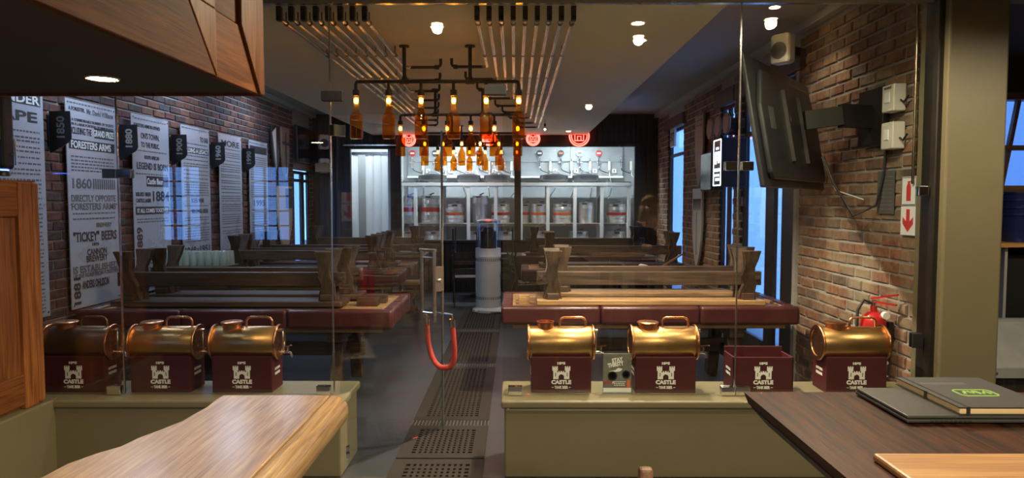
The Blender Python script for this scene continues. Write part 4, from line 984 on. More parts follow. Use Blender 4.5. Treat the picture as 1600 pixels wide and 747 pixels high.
# fire signs, notice, extinguisher
t = thing('fire_sign', 'square white sign with a red fire extinguisher picture', 'sign', (XR - .012, 4.56, 1.64))
MB().box(-.004, .004, -.085, .085, 0, .19).build('plate', 'white_paint', t); fx = -.0045
MB().prism([(-.025, .03), (.025, .03), (.025, .125), (.012, .145), (-.012, .145), (-.025, .125)], YZ, fx - .001, fx).prism([(-.012, .145), (.012, .145), (.014, .158), (-.05, .165), (-.05, .158), (-.012, .152)], YZ, fx - .001, fx).build('extinguisher_picture', 'red_band', t)
m_ = MB()
for a in (-.081, .081): m_.box(fx - .001, fx, a - .002, a + .002, .005, .185)
for a in (.006, .184): m_.box(fx - .001, fx, -.081, .081, a - .002, a + .002)
m_.build('border', 'dark_print', t)
t = thing('fire_sign', 'square white sign with a red arrow pointing down', 'sign', (XR - .012, 4.56, 1.445))
MB().box(-.004, .004, -.085, .085, 0, .19).build('plate', 'white_paint', t)
MB().prism([(-.02, .17), (.02, .17), (.02, .09), (.06, .12), (.06, .075), (0, .02), (-.06, .075), (-.06, .12), (-.02, .09)], YZ, fx - .001, fx).build('arrow', 'red_band', t)
t = thing('notice_sheet', 'faded notice sheet fixed on the brick wall by the fire signs', 'notice', (XR - .012, 4.85, 1.58))
MB().box(-.002, .002, -.11, .11, 0, .3).build('sheet', 'plaster_dark', t); m_ = MB()
for k in range(9): m_.box(-.003, -.002, -.09, .09 - .02 * (k % 3), .03 + .028 * k, .036 + .028 * k)
m_.build('fine_print', 'grey_print', t)
t = thing('fire_extinguisher', 'red fire extinguisher with black hose on the brick wall', 'extinguisher', (2.47, 4.74, .42))
MB().lathe([(.0, 0), (.08, .0), (.085, .01), (.085, .4), (.075, .45), (.04, .485), (.022, .49), (.022, .53), (0, .53)], 24).build('cylinder', 'red_paint', t, smooth=40)
MB().cyl((0, 0, .53), (0, 0, .57), .02).build('valve', 'chrome', t, smooth=40)
MB().bar((-.02, 0, .58), (.1, -.12, .62), .02, .012).build('lever', 'red_paint', t); MB().bar((-.01, 0, .56), (.09, -.12, .55), .02, .01).build('carry_handle', 'red_paint', t)
MB().tube([(-.02, 0, .55), (-.07, 0, .57), (-.11, 0, .5), (-.115, 0, .3), (-.1, 0, .15)], .011).build('hose', 'rubber', t, smooth=50)
MB().lathe([(.025, 0), (.025, .03)], 14, (.05, -.075, .47), 'Y').build('gauge', 'white_print', t)
MB().box(.085, .12, -.04, .04, .3, .42).build('wall_bracket', 'iron', t)
# loudspeaker high on the right wall
def speaker(label, loc, rz):
    t = thing('loudspeaker', label, 'speaker', loc, rz)
    MB().box(-.09, .09, -.13, .0, -.13, .13).build('cabinet', 'white_plastic', t, bevel=.03)
    MB().lathe([(0, 0), (.065, .0), (.07, .01), (.075, 0)], 20, (0, -.134, -.02), 'Y').build('grille', 'grey_print', t); MB().box(-.03, .03, 0, .27, -.04, .04).build('bracket', 'iron', t)
speaker('small cream loudspeaker high on the brick wall above the television', (2.4, 6.2, 3.0), -.9)
speaker('small pale loudspeaker in the far corner above the cold room doorway', (-3.45, 12.45, 2.72), .5)
speaker('small pale loudspeaker beside the wall screen on the poster wall', (-3.45, 12.45, 2.3), .5)
# ------------------------------------------------------------------ cold room contents
UX = [-2.15, -1.886, -1.395, -.886, -.369, .11, .62, 1.13, 1.64, 2.15]
rk = thing('rack_frame', 'white steel front frame of the keg rack behind the glass', 'rack', (0, 13.1, 0))
for x in UX: MB().box(x - .03, x + .03, -.03, .03, 0, 2.0).build('upright', 'white_paint', rk)
MB().box(-2.15, 2.15, -.035, .035, 1.955, 2.015).build('rail', 'white_paint', rk)
rk = thing('rack_frame', 'white steel rear frame of the keg rack, behind the kegs', 'rack', (0, 13.69, 0))
for x in UX[::2]: MB().box(x - .03, x + .03, -.03, .03, 0, 2.0).build('upright', 'white_paint', rk)
MB().box(-2.15, 2.15, -.035, .035, 1.955, 2.015).build('rail', 'white_paint', rk)
for z, l in ((2.031, 'top white shelf of the cold room rack with black bags'), (.58, 'lower white keg shelf of the cold room rack'), (1.24, 'upper white keg shelf carrying the banded kegs')):
    t = thing('keg_shelf', l, 'shelf', (0, 13.44, z), 0, 'cold room rack shelves'); MB().box(-2.18, 2.18, -.35 if z > 2 else -.3, .27 if z > 2 else .205, -.015 if z > 2 else -.045, 0).build('deck', 'white_paint', t); MB().box(-2.18, 2.18, -.355 if z > 2 else -.305, -.35 if z > 2 else -.3, -.015 if z > 2 else -.05, .0).build('front_edge', 'steel', t)
def make_keg(r, h, band, label, n=1):
    t = thing('beer_keg', label, 'keg', (0, 0, 0), 0, 'steel kegs on the rack')
    p = [(0, .012), (r * .8, .012), (r * .86, 0), (r * .9, 0), (r * .97, .03), (r * .93, .06), (r, .085)]
    k = .1
    for q in (.3, .7): p += [(r, h * q - .015), (r * 1.03, h * q), (r, h * q + .015)]
    p += [(r, h - .085), (r * .93, h - .06), (r * .97, h - .03), (r * .97, h), (r * .92, h), (r * .9, h - .05), (r * .5, h - .035), (0, h - .03)]
    MB().lathe(p, 28).build('body', 'keg_steel', t, smooth=35)
    if band: MB().lathe([(r * 1.005, h * .42), (r * 1.012, h * .425), (r * 1.012, h * .57), (r * 1.005, h * .575)], 28).build('label_band', band, t, smooth=40)
    MB().box(-.05, .05, -r * .985 - .003, -r * .985 + .003, h - .035, h - .012).build('hand_hole', 'rubber', t)
    v = MB().cyl((0, 0, h - .035), (0, 0, h + .03), .03).build('valve', 'steel', t, smooth=40)
    MB().bar((0, 0, h + .025), (.09, -.06, h + .05), .02, .015).build('coupler_lever', 'black_plastic', v)
    return t
KP = lambda x, Y=13.36: (x - 805) * Y / 1080
BIG = (.185, .53); MID = (.18, .37)
kegs = [(640.5, (.165, .53), 'red_band', 'tall steel keg with red band at the left end of the rack', 0), (672, (.18, .53), 'red_band', 'tall steel keg with wide red band beside the plain uprights', 0), (710.5, MID, 'orange_band', 'short steel keg with thin copper coloured rings left of the tall plain keg', 0),
        (750, (.15, .53), None, 'tall slim plain steel keg next to a short red banded keg', .12), (782, MID, 'red_band', 'short steel keg with red band beside the black window post', 0), (819, (.1, .37), 'red_band', 'slim short keg with red band right of the black window post', .14), (842, (.15, .37), 'orange_band', 'short keg with bright orange band', 0),
        (878.5, MID, 'orange_band', 'short steel keg with brick coloured band', 0), (916, (.15, .4), None, 'plain steel keg without any band', 0), (963, MID, 'red_band', 'short steel keg with red band at the right end of the rack', 0)]
for (x, (r, h), band, l, dy) in kegs:
    k = make_keg(r, h, band, l); k.location = (KP(x), 13.4 + dy, 1.24); k.rotation_euler = (0, 0, random.uniform(-.4, .4))
lowk = None
for x in (638, 678, 745, 790, 850, 905, 963):
    if lowk is None: lowk = make_keg(.19, .5, None, 'plain steel keg on the lower shelf of the rack'); lowk['group'] = 'lower shelf kegs'; lowk.location = (KP(x), 13.45, .58)
    else: dup(lowk, (KP(x), 13.45, .58))
k = dup(lowk, (-2.75, 13.6, 0), 'plain steel keg standing on the cold room floor behind the doorway', 'kegs on the cold room floor')
k = dup(lowk, (-2.75, 13.2, 0), 'plain steel keg standing on the cold room floor behind the doorway', 'kegs on the cold room floor')
# gas cylinder on the rack
cy = thing('gas_cylinder', 'slim grey gas cylinder standing among the right hand kegs', 'gas cylinder', (1.66, 13.5, 1.24))
MB().lathe([(0, 0), (.06, 0), (.065, .01), (.065, .44), (.05, .49), (.02, .51), (.02, .55), (0, .55)], 20).build('cylinder', 'grey_print', cy, smooth=40); MB().cyl((0, 0, .55), (0, 0, .6), .03).build('valve', 'chrome', cy)
# tap panel and stations
tp = link('splash_panel', None, wcb); tp.location = (0, 13.92, 2.16)
for a, b_ in ((-2.15, -1.1), (-1.095, -.02), (.1, 1.1), (1.105, 2.15)): MB().box(a, b_, 0, .06, 0, .62).build('sheet', 'cold_steel', tp)
MB().box(-2.15, 2.15, -.14, 0, -.03, 0).build('ledge', 'white_paint', tp)
MB().cyl((-2.1, -.03, .3), (2.1, -.03, .3), .008, 8).build('gas_line', 'steel', tp)
BD = [('dark_print', 'black and white'), ('black_plastic', 'black'), ('white_print', 'pale blue white'), ('red_band', 'red and white')]
st_px = [(645, 3), (680, 0), (712, 2), (748, 1), (783, 0), (843, 0), (876, 1), (905, 2), (935, 3), (969, None)]
for i, (x, bd) in enumerate(st_px):
    X = (x - 805) * 13.85 / 1080
    lab = ('beer line fitting without a badge' if bd is None else 'beer line fitting with a %s badge' % BD[bd][1])
    lab += ', ' + ('near the doorway' if i == 1 else ('left' if X < 0 else 'right') + ' of the window post')
    t = thing('beer_line_fitting', lab, 'fitting', (X, 13.9, 2.4), 0, 'beer line fittings on the steel panel')
    MB().cyl((0, 0, .05), (0, -.06, .05), .022).cyl((0, -.05, -.05), (0, -.05, .12), .016).cyl((-.05, -.05, .04), (.05, -.05, .04), .013).build('body', 'chrome', t, smooth=40)
    MB().sphere((0, -.05, .13), .024, 10, 7).sphere((0, -.05, -.06), .022, 10, 7).build('knob', 'chrome', t, smooth=60)
    if bd is not None:
        MB().lathe([(0, -.008), (.062, -.008), (.062, 0), (0, 0)], 22, (0, -.04, .22), 'Y').build('badge', BD[bd][0], t); MB().box(-.04, .04, -.0505, -.0485, .205, .235).build('badge_print', ('white_print', 'orange_band', 'grey_print', 'white_print')[bd], t)
    f_ = MB().cyl((.21, -.05, -.12), (.21, -.05, .06), .026, 12).build('foam_detector', 'paper', t, smooth=40); MB().cyl((.21, -.05, .06), (.21, -.05, .11), .008).build('vent_pin', 'chrome', f_)
    MB().box(.27, .35, -.03, -.02, -.17, -.09).build('tag_card', 'white_paint', t); MB().box(.3, .32, -.0315, -.03, -.15, -.11).build('tag_print', 'dark_print', t)
    MB().tube([(0, -.05, -.06), (.03, -.06, -.12), (.1, -.07, -.15), (.19, -.06, -.18), (.21, -.05, -.12)], .009, 8).build('hose', 'iron', t, smooth=60)
    a = random.uniform(-.12, .12)
    MB().tube([(.21, -.05, -.12), (.215, -.07, -.22), (.25 + a, -.09, -.35), (.27 + a, -.1, -.5), (.22, -.09, -.62), (.18, -.08, -.68)], .009, 8).build('hose', 'hose', t, smooth=60)
for i, (x, w) in enumerate(((-1.6, .3), (-.9, .25), (-.35, .28), (.75, .3), (1.36, .28))):
    t = thing('cooler_bag', 'black cooler bag stored on the rack top, ' + ('above the tall red banded keg', 'above the slim plain keg', 'beside the black window post', 'above the orange banded keg', 'above the brick banded keg')[i], 'bag', (x, 13.42, 2.0315), 0, 'black bags on the rack')
    MB().lathe([(0, 0), (w * .8, 0), (w * .95, .05), (w * .9, .13), (w * .4, .16), (0, .165)], 18).build('body', 'black_plastic', t, smooth=50); t.scale = (1, .5, 1)
    MB().tube([(-w * .4, 0, .15), (-w * .2, 0, .2), (w * .2, 0, .2), (w * .4, 0, .15)], .012).build('strap', 'grey_print', t, smooth=50)
# strip curtain in the cold room doorway
sc = thing('strip_curtain', 'grey clear plastic strip curtain in the cold room doorway', 'curtain', (-2.65, 12.95, 0))
for k in range(6):
    if k in (1,): continue
    x = -.36 + k * .145; n = 6
    mb = MB(); vs = [(x + .15 * i / n - .075, .02 * math.sin(PI * i / n) + .008 * (k % 2), z) for z in (.02, 2.55) for i in range(n + 1)]
    vs += [(a, b_ + .003, c) for a, b_, c in vs]; m0 = 2 * (n + 1)
    mb.add(vs, [(i, i + 1, n + 2 + i, n + 1 + i) for i in range(n)] + [(m0 + i, m0 + n + 1 + i, m0 + n + 2 + i, m0 + i + 1) for i in range(n)] + [(0, n + 1, m0 + n + 1, m0), (n, m0 + n, m0 + 2 * n + 1, 2 * n + 1)])
    mb.build('strip', 'plastic_sheet', sc, smooth=50)
MB().box(-.4, .4, -.01, .05, 2.53, 2.58).build('hanging_rail', 'steel', sc)
# red neon roundels above the cold room
def neon(x, y, r, label):
    p = at(x, y, YB - .05); R_ = r * YB / 1080
    t = thing('neon_sign', label, 'neon sign', (p.x, YB - .06, p.z), 0, 'red neon roundels')
    ring = lambda q: [(q * math.cos(2 * PI * k / 32), 0, q * math.sin(2 * PI * k / 32)) for k in range(32)]
    MB().lathe([(0, .035), (R_ * 1.05, .035), (R_ * 1.05, .045), (0, .045)], 28, (0, 0, 0), 'Y').build('back_plate', 'maroon', t)
    MB().tube(ring(R_), .012, 8, True).build('tube', 'neon_red', t, smooth=60); MB().tube(ring(R_ * .8), .009, 8, True).build('tube', 'neon_red', t, smooth=60)
    q = R_ * .45
    for pts in ([(-q, 0, -q), (-q, 0, q), (-q * .5, 0, q), (-q * .5, 0, q * .6), (q * .5, 0, q * .6), (q * .5, 0, q), (q, 0, q), (q, 0, -q)], [(-q * .4, 0, -q), (-q * .4, 0, 0), (q * .4, 0, 0), (q * .4, 0, -q)], [(-q, 0, -q), (q, 0, -q)]): MB().tube(pts, .009, 6).build('tube', 'neon_red', t, smooth=60)
    for s in (-1, 1): MB().cyl((s * R_, 0, 0), (s * R_, .05, 0), .006, 6).build('support', 'iron', t)
neon(639, 218, 10, 'red neon roundel beside the cold room doorway'); neon(764, 217, 10, 'red neon roundel behind the bottle lamps'); neon(833, 217, 10, 'red neon roundel right of the black window post'); neon(905, 213, 15, 'largest red neon roundel above the keg window')
# rain blinds outside the doors
blind(6.3, 10.6, .35, 3.35, 3.45, 'pale plastic rain blind outside the near glazed doors'); blind(10.66, 16.5, .35, 3.35, 3.5, 'pale plastic rain blind outside the far glazed doors'); blind(11.0, 15.2, .1, 3.0, -4.7, 'pale plastic rain blind outside the poster wall door')
tpb = blind(-.2, 3.2, 1.0, 3.3, 0, 'blue grey sheet added outside the kitchen window to dim the sky', 'sky_dimmer'); tpb.location = (6.8, 6.9, 0); tpb.rotation_euler = (0, 0, PI / 2)  # sheet added to hold back the bright sky in the kitchen window

# ------------------------------------------------------------------ bar canopy, cabinet and counter (front left)
cp = thing('bar_canopy', 'oak clad bar canopy with dark underside and a round downlight', 'canopy', (-1.13, 3.1, 2.15))
MB().box(-3.0, -.03, -2.9, 0, 0.0, .715).build('carcass', 'plaster_dark', cp)
def fpiece(poly, mat, d0=0, d1=.03): MB().prism([(a - 3.1, b_ - 2.15) for a, b_ in poly], YZ, d0 - .03, d1 - .03 + random.uniform(0, .004)).build('facing_board', mat, cp, bevel=.004)
fpiece([(.25, 2.14), (2.638, 2.14), (2.402, 2.39), (.25, 2.39)], 'oak'); fpiece([(2.642, 2.142), (2.642, 2.39), (2.406, 2.39)], 'oak_vertical')
fpiece([(2.645, 2.14), (3.068, 2.14), (2.868, 2.39), (2.645, 2.39)], 'oak', 0, .026); fpiece([(3.071, 2.14), (3.12, 2.14), (3.12, 2.862), (2.872, 2.862), (2.872, 2.391)], 'oak_vertical', 0, .036)
fpiece([(2.645, 2.393), (2.869, 2.393), (2.869, 2.862), (2.77, 2.862), (2.645, 2.8)], 'oak', 0, .02); fpiece([(.25, 2.393), (2.642, 2.393), (2.642, 2.862), (.25, 2.862)], 'oak_vertical', 0, .03)
MB().box(-3.0, .0, -.0, .02, -.012, .03).build('back_rail', 'oak', cp)
p = atz(160, 122, 2.15)
lx, ly = p.x + 1.13, p.y - 3.1
MB().lathe([(.05, -.001), (.058, -.006), (.062, 0)], 24, (lx, ly, 0)).build('downlight_bezel', 'white_plastic', cp, smooth=40); MB().lathe([(0, -.004), (.05, -.004)], 24, (lx, ly, 0)).build('downlight_lens', 'lamp_glow', cp)
lamp('canopy_spot', 'SPOT', (p.x, p.y, 2.12), 14, WARM, spot_size=2.2, spot_blend=.8, shadow_soft_size=.05)

cab = thing('oak_cabinet', 'oak panelled cabinet end with rounded corner post', 'cabinet', (-2.8, 4.05, .481))
MB().box(-.4, -.03, -.9, -.03, .0, 1.29).build('carcass', 'oak_vertical', cab)
MB().box(-.045, -.018, -.8, -.1, .15, 1.1).build('panel', 'oak_vertical', cab); MB().box(-.05, .0, -.9, -.14, 1.1, 1.295).build('rail', 'oak', cab, bevel=.01); MB().box(-.05, .0, -.9, -.14, .02, .2).build('rail', 'oak', cab, bevel=.01)
MB().box(-.05, .006, -.17, -.06, .0, 1.295).build('stile', 'oak_vertical', cab, bevel=.006)
MB().box(-.055, .012, -.062, -.0, .0, 1.3).build('corner_post', 'oak_vertical', cab, bevel=.022, seg=4)
MB().box(-.42, .0, -.9, -.02, 1.292, 1.305).build('top', 'oak', cab)
struct(MB().box(-3.3, -2.77, 3.05, 4.12, 0, .479).build('wall_plinth', 'olive', bevel=.01))
tw = thing('tap_tower', 'black beer tap tower with blue lit foot on the oak cabinet', 'tap tower', (-2.93, 3.93, 1.812))
MB().lathe([(.05, 0), (.05, .02), (.042, .03)], 20).build('foot', 'black_plastic', tw, smooth=40); MB().lathe([(.043, .03), (.044, .036)], 20).build('light_ring', 'blue_led', tw)
MB().box(-.062, .062, -.05, .05, .037, .47).build('body', 'black_plastic', tw, bevel=.025, seg=3); MB().lathe([(.04, .46), (.034, .5), (.034, .6), (0, .6)], 16).build('neck', 'black_plastic', tw, smooth=40)
MB().box(.0, .05, -.0505, -.0495, .2, .38).build('badge', 'grey_print', tw); MB().cyl((.064, 0, .12), (.09, 0, .12), .01).cyl((.09, 0, .06), (.09, 0, .2), .008).build('tap', 'chrome', tw, smooth=40)

ctr = thing('bar_counter', 'thick rounded oak bar counter with a wavy inner edge', 'counter', (0, 0, 0))
lp = [atz(*q, 1.1) for q in ((350, 617), (338, 623), (322, 636), (300, 648), (285, 657), (250, 671), (215, 684), (188, 697), (150, 708), (105, 724), (65, 745))]
edge = [(q.x, q.y) for q in lp] + [(-1.05, 1.3), (-1.2, 1.1), (-1.3, .8), (-1.3, .5)]
XE = -.545
poly = edge + [(XE, .5), (XE, lp[0].y)]
MB().prism(poly, XY, 1.035, 1.1).build('top', 'oak_counter', ctr, bevel=.004)
yf = lp[0].y
prof = [(XE, 1.1)] + [(XE + .052 * math.sin(a), 1.06 + .04 * math.cos(a) if a < PI / 2 else 1.05 + .05 * math.cos(a)) for a in [PI * k / 12 for k in range(1, 12)]] + [(XE, 1.0)]
MB().prism([(a + .003, b_) for a, b_ in prof], XZ, .5, yf).build('rounded_edge', 'oak_counter', ctr, smooth=50, bevel=.004)
MB().box(-.84, -.6, .5, yf - .12, 0, 1.035).build('front_panel', 'oak_vertical', ctr)

# ------------------------------------------------------------------ dark table, laptop, notebook (front right)
tb = thing('bar_table', 'tall dark stained plank table carrying the laptop', 'table', (0, 0, 0))
x0, x1, y0, y1, zz = .683, 2.35, .62, 2.04, 1.1
npk = 4
for k in range(npk):
    a, b_ = x0 + (x1 - x0) * k / npk, x0 + (x1 - x0) * (k + 1) / npk
    MB().prism([(a + .0004, zz), (a + (.014 if k == 0 else .0004), zz - .035), (b_ - .0004, zz - .035), (b_ - .0004, zz)], XZ, y0, y1).build('top_plank', 'table_dark', tb)
MB().prism([(x0 + .012, zz - .036), (x0 + .06, zz - .09), (x1 - .06, zz - .09), (x1, zz - .036)], XZ, y0 + .03, y1 - .03).build('apron', 'panel_wood', tb)
for (x, y) in ((x0 + .3, y0 + .2), (x1 - .2, y0 + .2), (x0 + .3, y1 - .25), (x1 - .2, y1 - .25)): MB().box(x - .045, x + .045, y - .045, y + .045, 0, zz - .09).build('leg', 'panel_wood', tb, bevel=.005)
lt = thing('laptop', 'closed dark grey laptop lying on the dark table', 'laptop', (1.0, 1.74, zz))
MB().box(0, .37, 0, .27, .004, .013).build('base', 'laptop', lt, bevel=.003); MB().box(.001, .369, .001, .269, .0145, .0225).build('lid', 'laptop', lt, bevel=.003)
for k in range(9): MB().box(.06 + k * .012, .068 + k * .012, -.0008, .001, .0065, .0105).build('vent', 'rubber', lt)
for (x, y) in ((.04, .03), (.33, .03), (.04, .24), (.33, .24)): MB().cyl((x, y, 0), (x, y, .004), .012).build('foot', 'rubber', lt)
nb = thing('notebook', 'black hardback notebook with green emblem and cream page edges', 'notebook', (1.135, 1.742, zz + .0227))
MB().box(0, .245, 0, .3, 0, .002).build('back_cover', 'notebook', nb); MB().box(.002, .243, .003, .298, .002, .019).build('pages', 'cream_pages', nb, bevel=.004); MB().box(0, .245, 0, .3, .019, .022).build('front_cover', 'notebook', nb, bevel=.001)
MB().box(-.001, .005, .145, .155, 0, .023).box(.018, .026, -.0012, .301, -.0, .0232).build('elastic_band', 'rubber', nb)
lo = Vector((.075, .1, .0222)); LW, LH = .1, .06
rr = []
for (cx, cy, a0) in ((LW - .014, LH - .014, 0), (.014, LH - .014, PI / 2), (.014, .014, PI), (LW - .014, .014, 1.5 * PI)):
    rr += [(lo.x + cx + .014 * math.cos(a0 + k * PI / 8), lo.y + cy + .014 * math.sin(a0 + k * PI / 8), lo.z) for k in range(5)]
MB().tube(rr, .0022, 6, True).build('emblem_frame', 'green_print', nb)
zg = [(.016, .018), (.026, .044), (.036, .044), (.04, .02), (.05, .044), (.056, .044), (.06, .02), (.068, .02), (.08, .044), (.088, .02)]
MB().tube([(lo.x + a, lo.y + b_, lo.z - .001) for a, b_ in zg], .0042, 6).build('emblem_letters', 'green_print', nb)
m_ = MB()
for k in range(2): m_.box(.03, .16, .22 + .012 * k, .224 + .012 * k, .022, .0225)
m_.build('fine_print', 'grey_print', nb)
bo = thing('wooden_board', 'pale orange wooden serving board at the edge of the dark table', 'board', (.785, .98, zz))
MB().box(0, .6, 0, .515, 0, .018).build('board', 'board_wood', bo, bevel=.006); MB().cyl((.55, .03, .0), (.55, .03, .0185), .014).build('hanging_hole', 'rubber', bo)
# chair whose back post top just shows
ch = thing('wooden_chair', 'brown wooden chair, one back post top showing before the olive wall', 'chair', (.26, 1.75, 0))
for k, x in enumerate((0.14, -.26)):
    MB().prism([(x - .02, 0), (x + .02, 0), (x + .023, .86), (x + .015, .885), (x - .015, .885), (x - .023, .86)], XZ, .2, .24).build('back_post', 'timber_frame', ch, bevel=.008)
    MB().box(x - .02, x + .02, -.18, -.14, 0, .44).build('leg', 'timber_frame', ch)
ch.location = (.605, 1.86, 0); ch.rotation_euler = (0, 0, PI / 2)
MB().box(-.28, .16, -.2, .24, .44, .47).build('seat', 'timber_frame', ch, bevel=.008)
for z in (.6, .72): MB().box(-.24, .12, .21, .23, z, z + .06).build('back_rail', 'timber_frame', ch)
so = thing('bar_stool', 'black round bar stool tucked by the oak counter', 'stool', (-.36, 1.30, 0))
MB().lathe([(0, .78), (.15, .78), (.165, .8), (.165, .815), (.15, .83), (0, .835)], 28).build('seat', 'black_plastic', so, smooth=40)
for k in range(4): a = PI / 4 + k * PI / 2; MB().cyl((.11 * math.cos(a), .11 * math.sin(a), .79), (.2 * math.cos(a), .2 * math.sin(a), 0), .013).build('leg', 'iron', so, smooth=40)
MB().tube([(.16 * math.cos(2 * PI * k / 24), .16 * math.sin(2 * PI * k / 24), .3) for k in range(24)], .009, 8, True).build('foot_ring', 'iron', so, smooth=60)

# ------------------------------------------------------------------ kitchen corner right of the pillar
sh = thing('kitchen_shelf', 'pale kitchen shelf on a black stand with blue tubs on it', 'shelf', (3.95, 5.2, 0))
MB().box(-.62, .6, -.35, .3, 1.345, 1.374).build('board', 'board_wood', sh); MB().box(-.5, .58, .2, .26, 0, 1.345).build('back_panel', 'black_plastic', sh); MB().box(-.48, -.46, -.3, .2, 0, 1.345).build('side_panel', 'heater_grey', sh)
MB().box(-.42, .58, -.22, .2, .0, 1.28).build('fridge_front', 'black_plastic', sh, bevel=.01)
for x in (-.55, -.59): MB().bar((x, -.3, 1.34), (x, .2, 1.1), .02, .03).build('bracket', 'iron', sh)
for k in range(4):
    t = thing('plastic_tub', ('lowest', 'second lowest', 'second highest', 'topmost')[k] + ' of four dark blue tubs nested on the kitchen shelf', 'tub', (3.63, 5.02, 1.3745 + k * .052), 0, 'nested blue tubs')
    MB().lathe([(0, 0), (.085, 0), (.118, .19), (.126, .192), (.126, .205), (.116, .205), (.083, .008), (0, .008)], 28).build('body', 'blue_plastic', t, smooth=40)
    for s in (-1, 1): MB().box(s * .125 - .012, s * .125 + .012, -.03, .03, .185, .2).build('grip', 'blue_plastic', t, bevel=.004)
for k in range(5):
    o = MB().lathe([(0, 0), (.03, 0), (.045, .1), (.047, .1), (.044, .1), (.028, .004), (0, .004)], 18).build('plastic_cup', 'clear_plastic', smooth=40); o.location = (3.68, 5.36, 1.3745 + k * .075)
    tag(o, 'clear plastic cup in the stack behind the blue tubs', 'cup', 'stack of clear cups')
dw = thing('steel_drainer', 'slanted galvanised steel drainer on a dark base behind the pillar', 'worktop', (0, 0, 0))
MB().add([(2.95, 4.25, .63), (4.2, 4.25, .63), (4.2, 4.55, .87), (3.1, 4.55, .87), (2.95, 4.25, .615), (4.2, 4.25, .615), (4.2, 4.55, .855), (3.1, 4.55, .855)], [(0, 1, 2, 3), (7, 6, 5, 4), (0, 4, 5, 1), (1, 5, 6, 2), (2, 6, 7, 3), (3, 7, 4, 0)]).build('drain_plate', 'zinc', dw)
MB().box(2.95, 4.2, 4.235, 4.252, .575, .635).build('front_lip', 'zinc', dw); MB().box(3.0, 4.2, 4.27, 4.6, 0, .6).build('base', 'panel_wood', dw); MB().box(3.08, 4.2, 4.55, 4.6, .6, .89).build('upstand', 'zinc', dw)
for x in (2.975, 3.3): MB().cyl((x, 4.23, .605), (x, 4.236, .605), .008).build('rivet', 'steel', dw)
wk = struct(link('window_8', None)); f = MB()
f.box(4.0, 5.4, KY - .02, KY + .1, 1.74, 1.80).box(4.0, 5.4, KY - .02, KY + .1, 2.52, 2.58).box(4.0, 5.4, KY, KY + .08, 2.1, 2.14).box(4.0, 4.06, KY, KY + .1, 1.78, 2.56).box(5.34, 5.4, KY, KY + .1, 1.78, 2.56)
for x in (4.14, 4.44, 4.74, 5.04): f.bar((x, KY + .03, 1.78), (x + .14, KY + .05, 2.55), .03, .04)
f.build('window_frame', 'timber_frame', wk); MB().box(4.0, 5.4, KY + .05, KY + .055, 1.78, 2.56).build('pane', 'thin_glass', wk)
struct(MB().box(4.0, 5.4, KY - .06, KY, 1.62, 1.74).build('trim_10', 'timber_frame'))
for (x, y, z, l) in ((4.1, 5.2, 2.62, 'wide dark duct under the kitchen ceiling, pale collar facing out'), (4.35, 5.55, 2.5, 'lower dark duct under the kitchen ceiling beside the window')):
    t = thing('air_duct', l, 'duct', (x, y, z))
    MB().cyl((-.1, 0, 0), (1.2, 0, 0), .14, 24).build('duct', 'plaster_dark', t, smooth=40); MB().lathe([(.1, -.02), (.15, -.02), (.15, .03), (.1, .03)], 24, (-.1, 0, 0), 'X').build('collar', 'shield_wood', t, smooth=40)
    MB().box(.5, .53, -.01, .01, .1, ZC - z).build('hanger', 'iron', t)

# ------------------------------------------------------------------ guest standing beside the camera; she shows as a reflection in the glass
ps = thing('person', 'blonde person in dark clothes leaning a hand to the chin', 'person', (1.62, .05, 0))
V = [(0, 0, .95), (0, .01, 1.12), (0, 0, 1.28), (0, .01, 1.40), (0, .03, 1.47), (0, .045, 1.55), (0, .05, 1.63),
     (.15, 0, 1.37), (.22, .1, 1.13), (.1, .3, 1.18), (.03, .22, 1.37), (-.15, 0, 1.37), (-.22, .08, 1.12), (-.12, .33, 1.14), (-.05, .42, 1.14),
     (.09, 0, .9), (.1, .02, .5), (.1, -.01, .08), (.1, .1, .04), (-.09, 0, .9), (-.1, .02, .5), (-.1, -.01, .08), (-.1, .1, .04)]
E = [(0, 1), (1, 2), (2, 3), (3, 4), (4, 5), (5, 6), (3, 7), (7, 8), (8, 9), (9, 10), (3, 11), (11, 12), (12, 13), (13, 14), (0, 15), (15, 16), (16, 17), (17, 18), (0, 19), (19, 20), (20, 21), (21, 22)]
RAD = [.13, .115, .13, .09, .045, .085, .08, .055, .042, .034, .035, .055, .042, .034, .032, .09, .06, .042, .04, .09, .06, .042, .04]
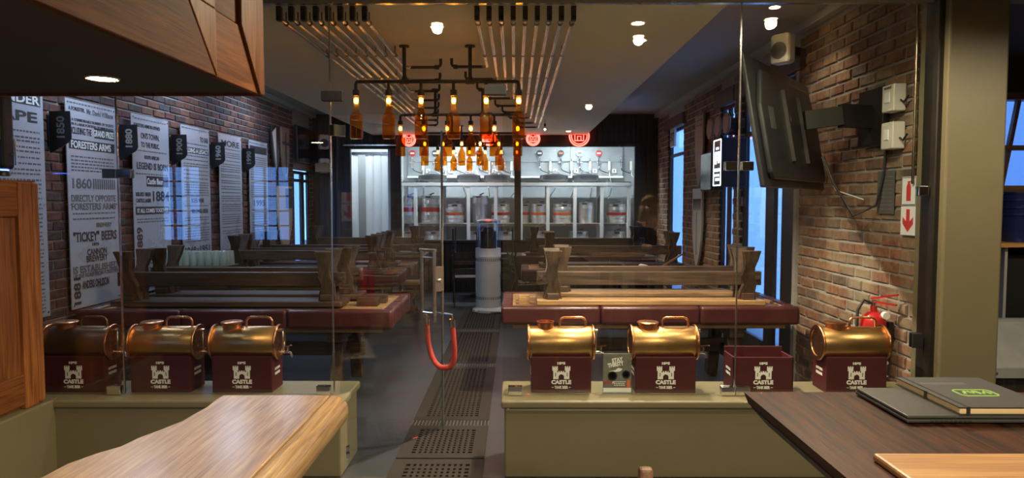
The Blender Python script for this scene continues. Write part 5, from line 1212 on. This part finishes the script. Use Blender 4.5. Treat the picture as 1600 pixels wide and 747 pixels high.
def skin(name, vs, es, rad, mat, parent, root=0, sub=2):
    me = bpy.data.meshes.new(name); me.from_pydata(vs, es, []); o = link(name, me, parent); me.materials.append(MATS[mat])
    o.modifiers.new('skin', 'SKIN'); o.modifiers.new('sub', 'SUBSURF').levels = sub; o.modifiers['sub'].render_levels = sub
    for i, r in enumerate(rad): me.skin_vertices[0].data[i].radius = (r, r)
    me.skin_vertices[0].data[root].use_root = True
    return o
skin('body', V, E, RAD, 'skin', ps)
skin('dark_top', [V[i] for i in (0, 1, 2, 3, 7, 8, 9, 11, 12, 13)], [(0, 1), (1, 2), (2, 3), (3, 4), (4, 5), (5, 6), (3, 7), (7, 8), (8, 9)], [RAD[i] + .016 for i in (0, 1, 2, 3, 7, 8, 9, 11, 12, 13)], 'cloth_dark', ps)
skin('trousers', [V[i] for i in (0, 15, 16, 17, 19, 20, 21)], [(0, 1), (1, 2), (2, 3), (0, 4), (4, 5), (5, 6)], [RAD[i] + .014 for i in (0, 15, 16, 17, 19, 20, 21)], 'cloth_dark', ps)
hr = MB().sphere((0, .025, 1.625), .108, 18, 12, 1.1)
hr.v = [(x, min(y - .015, .02 + max(0, z - 1.645) * 1.5), z) for x, y, z in hr.v]
for s in (-1, 1): hr.lathe([(0, -.2), (.045, -.18), (.055, -.05), (.04, .1), (0, .13)], 12, (s * .085, .01, 1.5))
hr.lathe([(0, -.22), (.08, -.18), (.1, -.02), (.08, .1), (0, .14)], 14, (0, -.045, 1.5)); hr.build('hair', 'hair', ps, smooth=70)
face = MB().sphere((0, .135, 1.575), .014, 8, 6, 1.5).build('nose', 'skin', ps, smooth=60)
for s in (-1, 1): MB().sphere((s * .032, .125, 1.605), .011, 8, 6).build('eye', 'dark_print', ps, smooth=60)
MB().box(-.022, .022, .118, .126, 1.528, 1.536).build('mouth', 'red_band', ps)
for k in range(4): MB().tube([(.02 + k * .013, .215, 1.385), (.018 + k * .012, .2, 1.43), (.016 + k * .011, .175, 1.46)], .008, 6).build('finger', 'skin', ps, smooth=60)
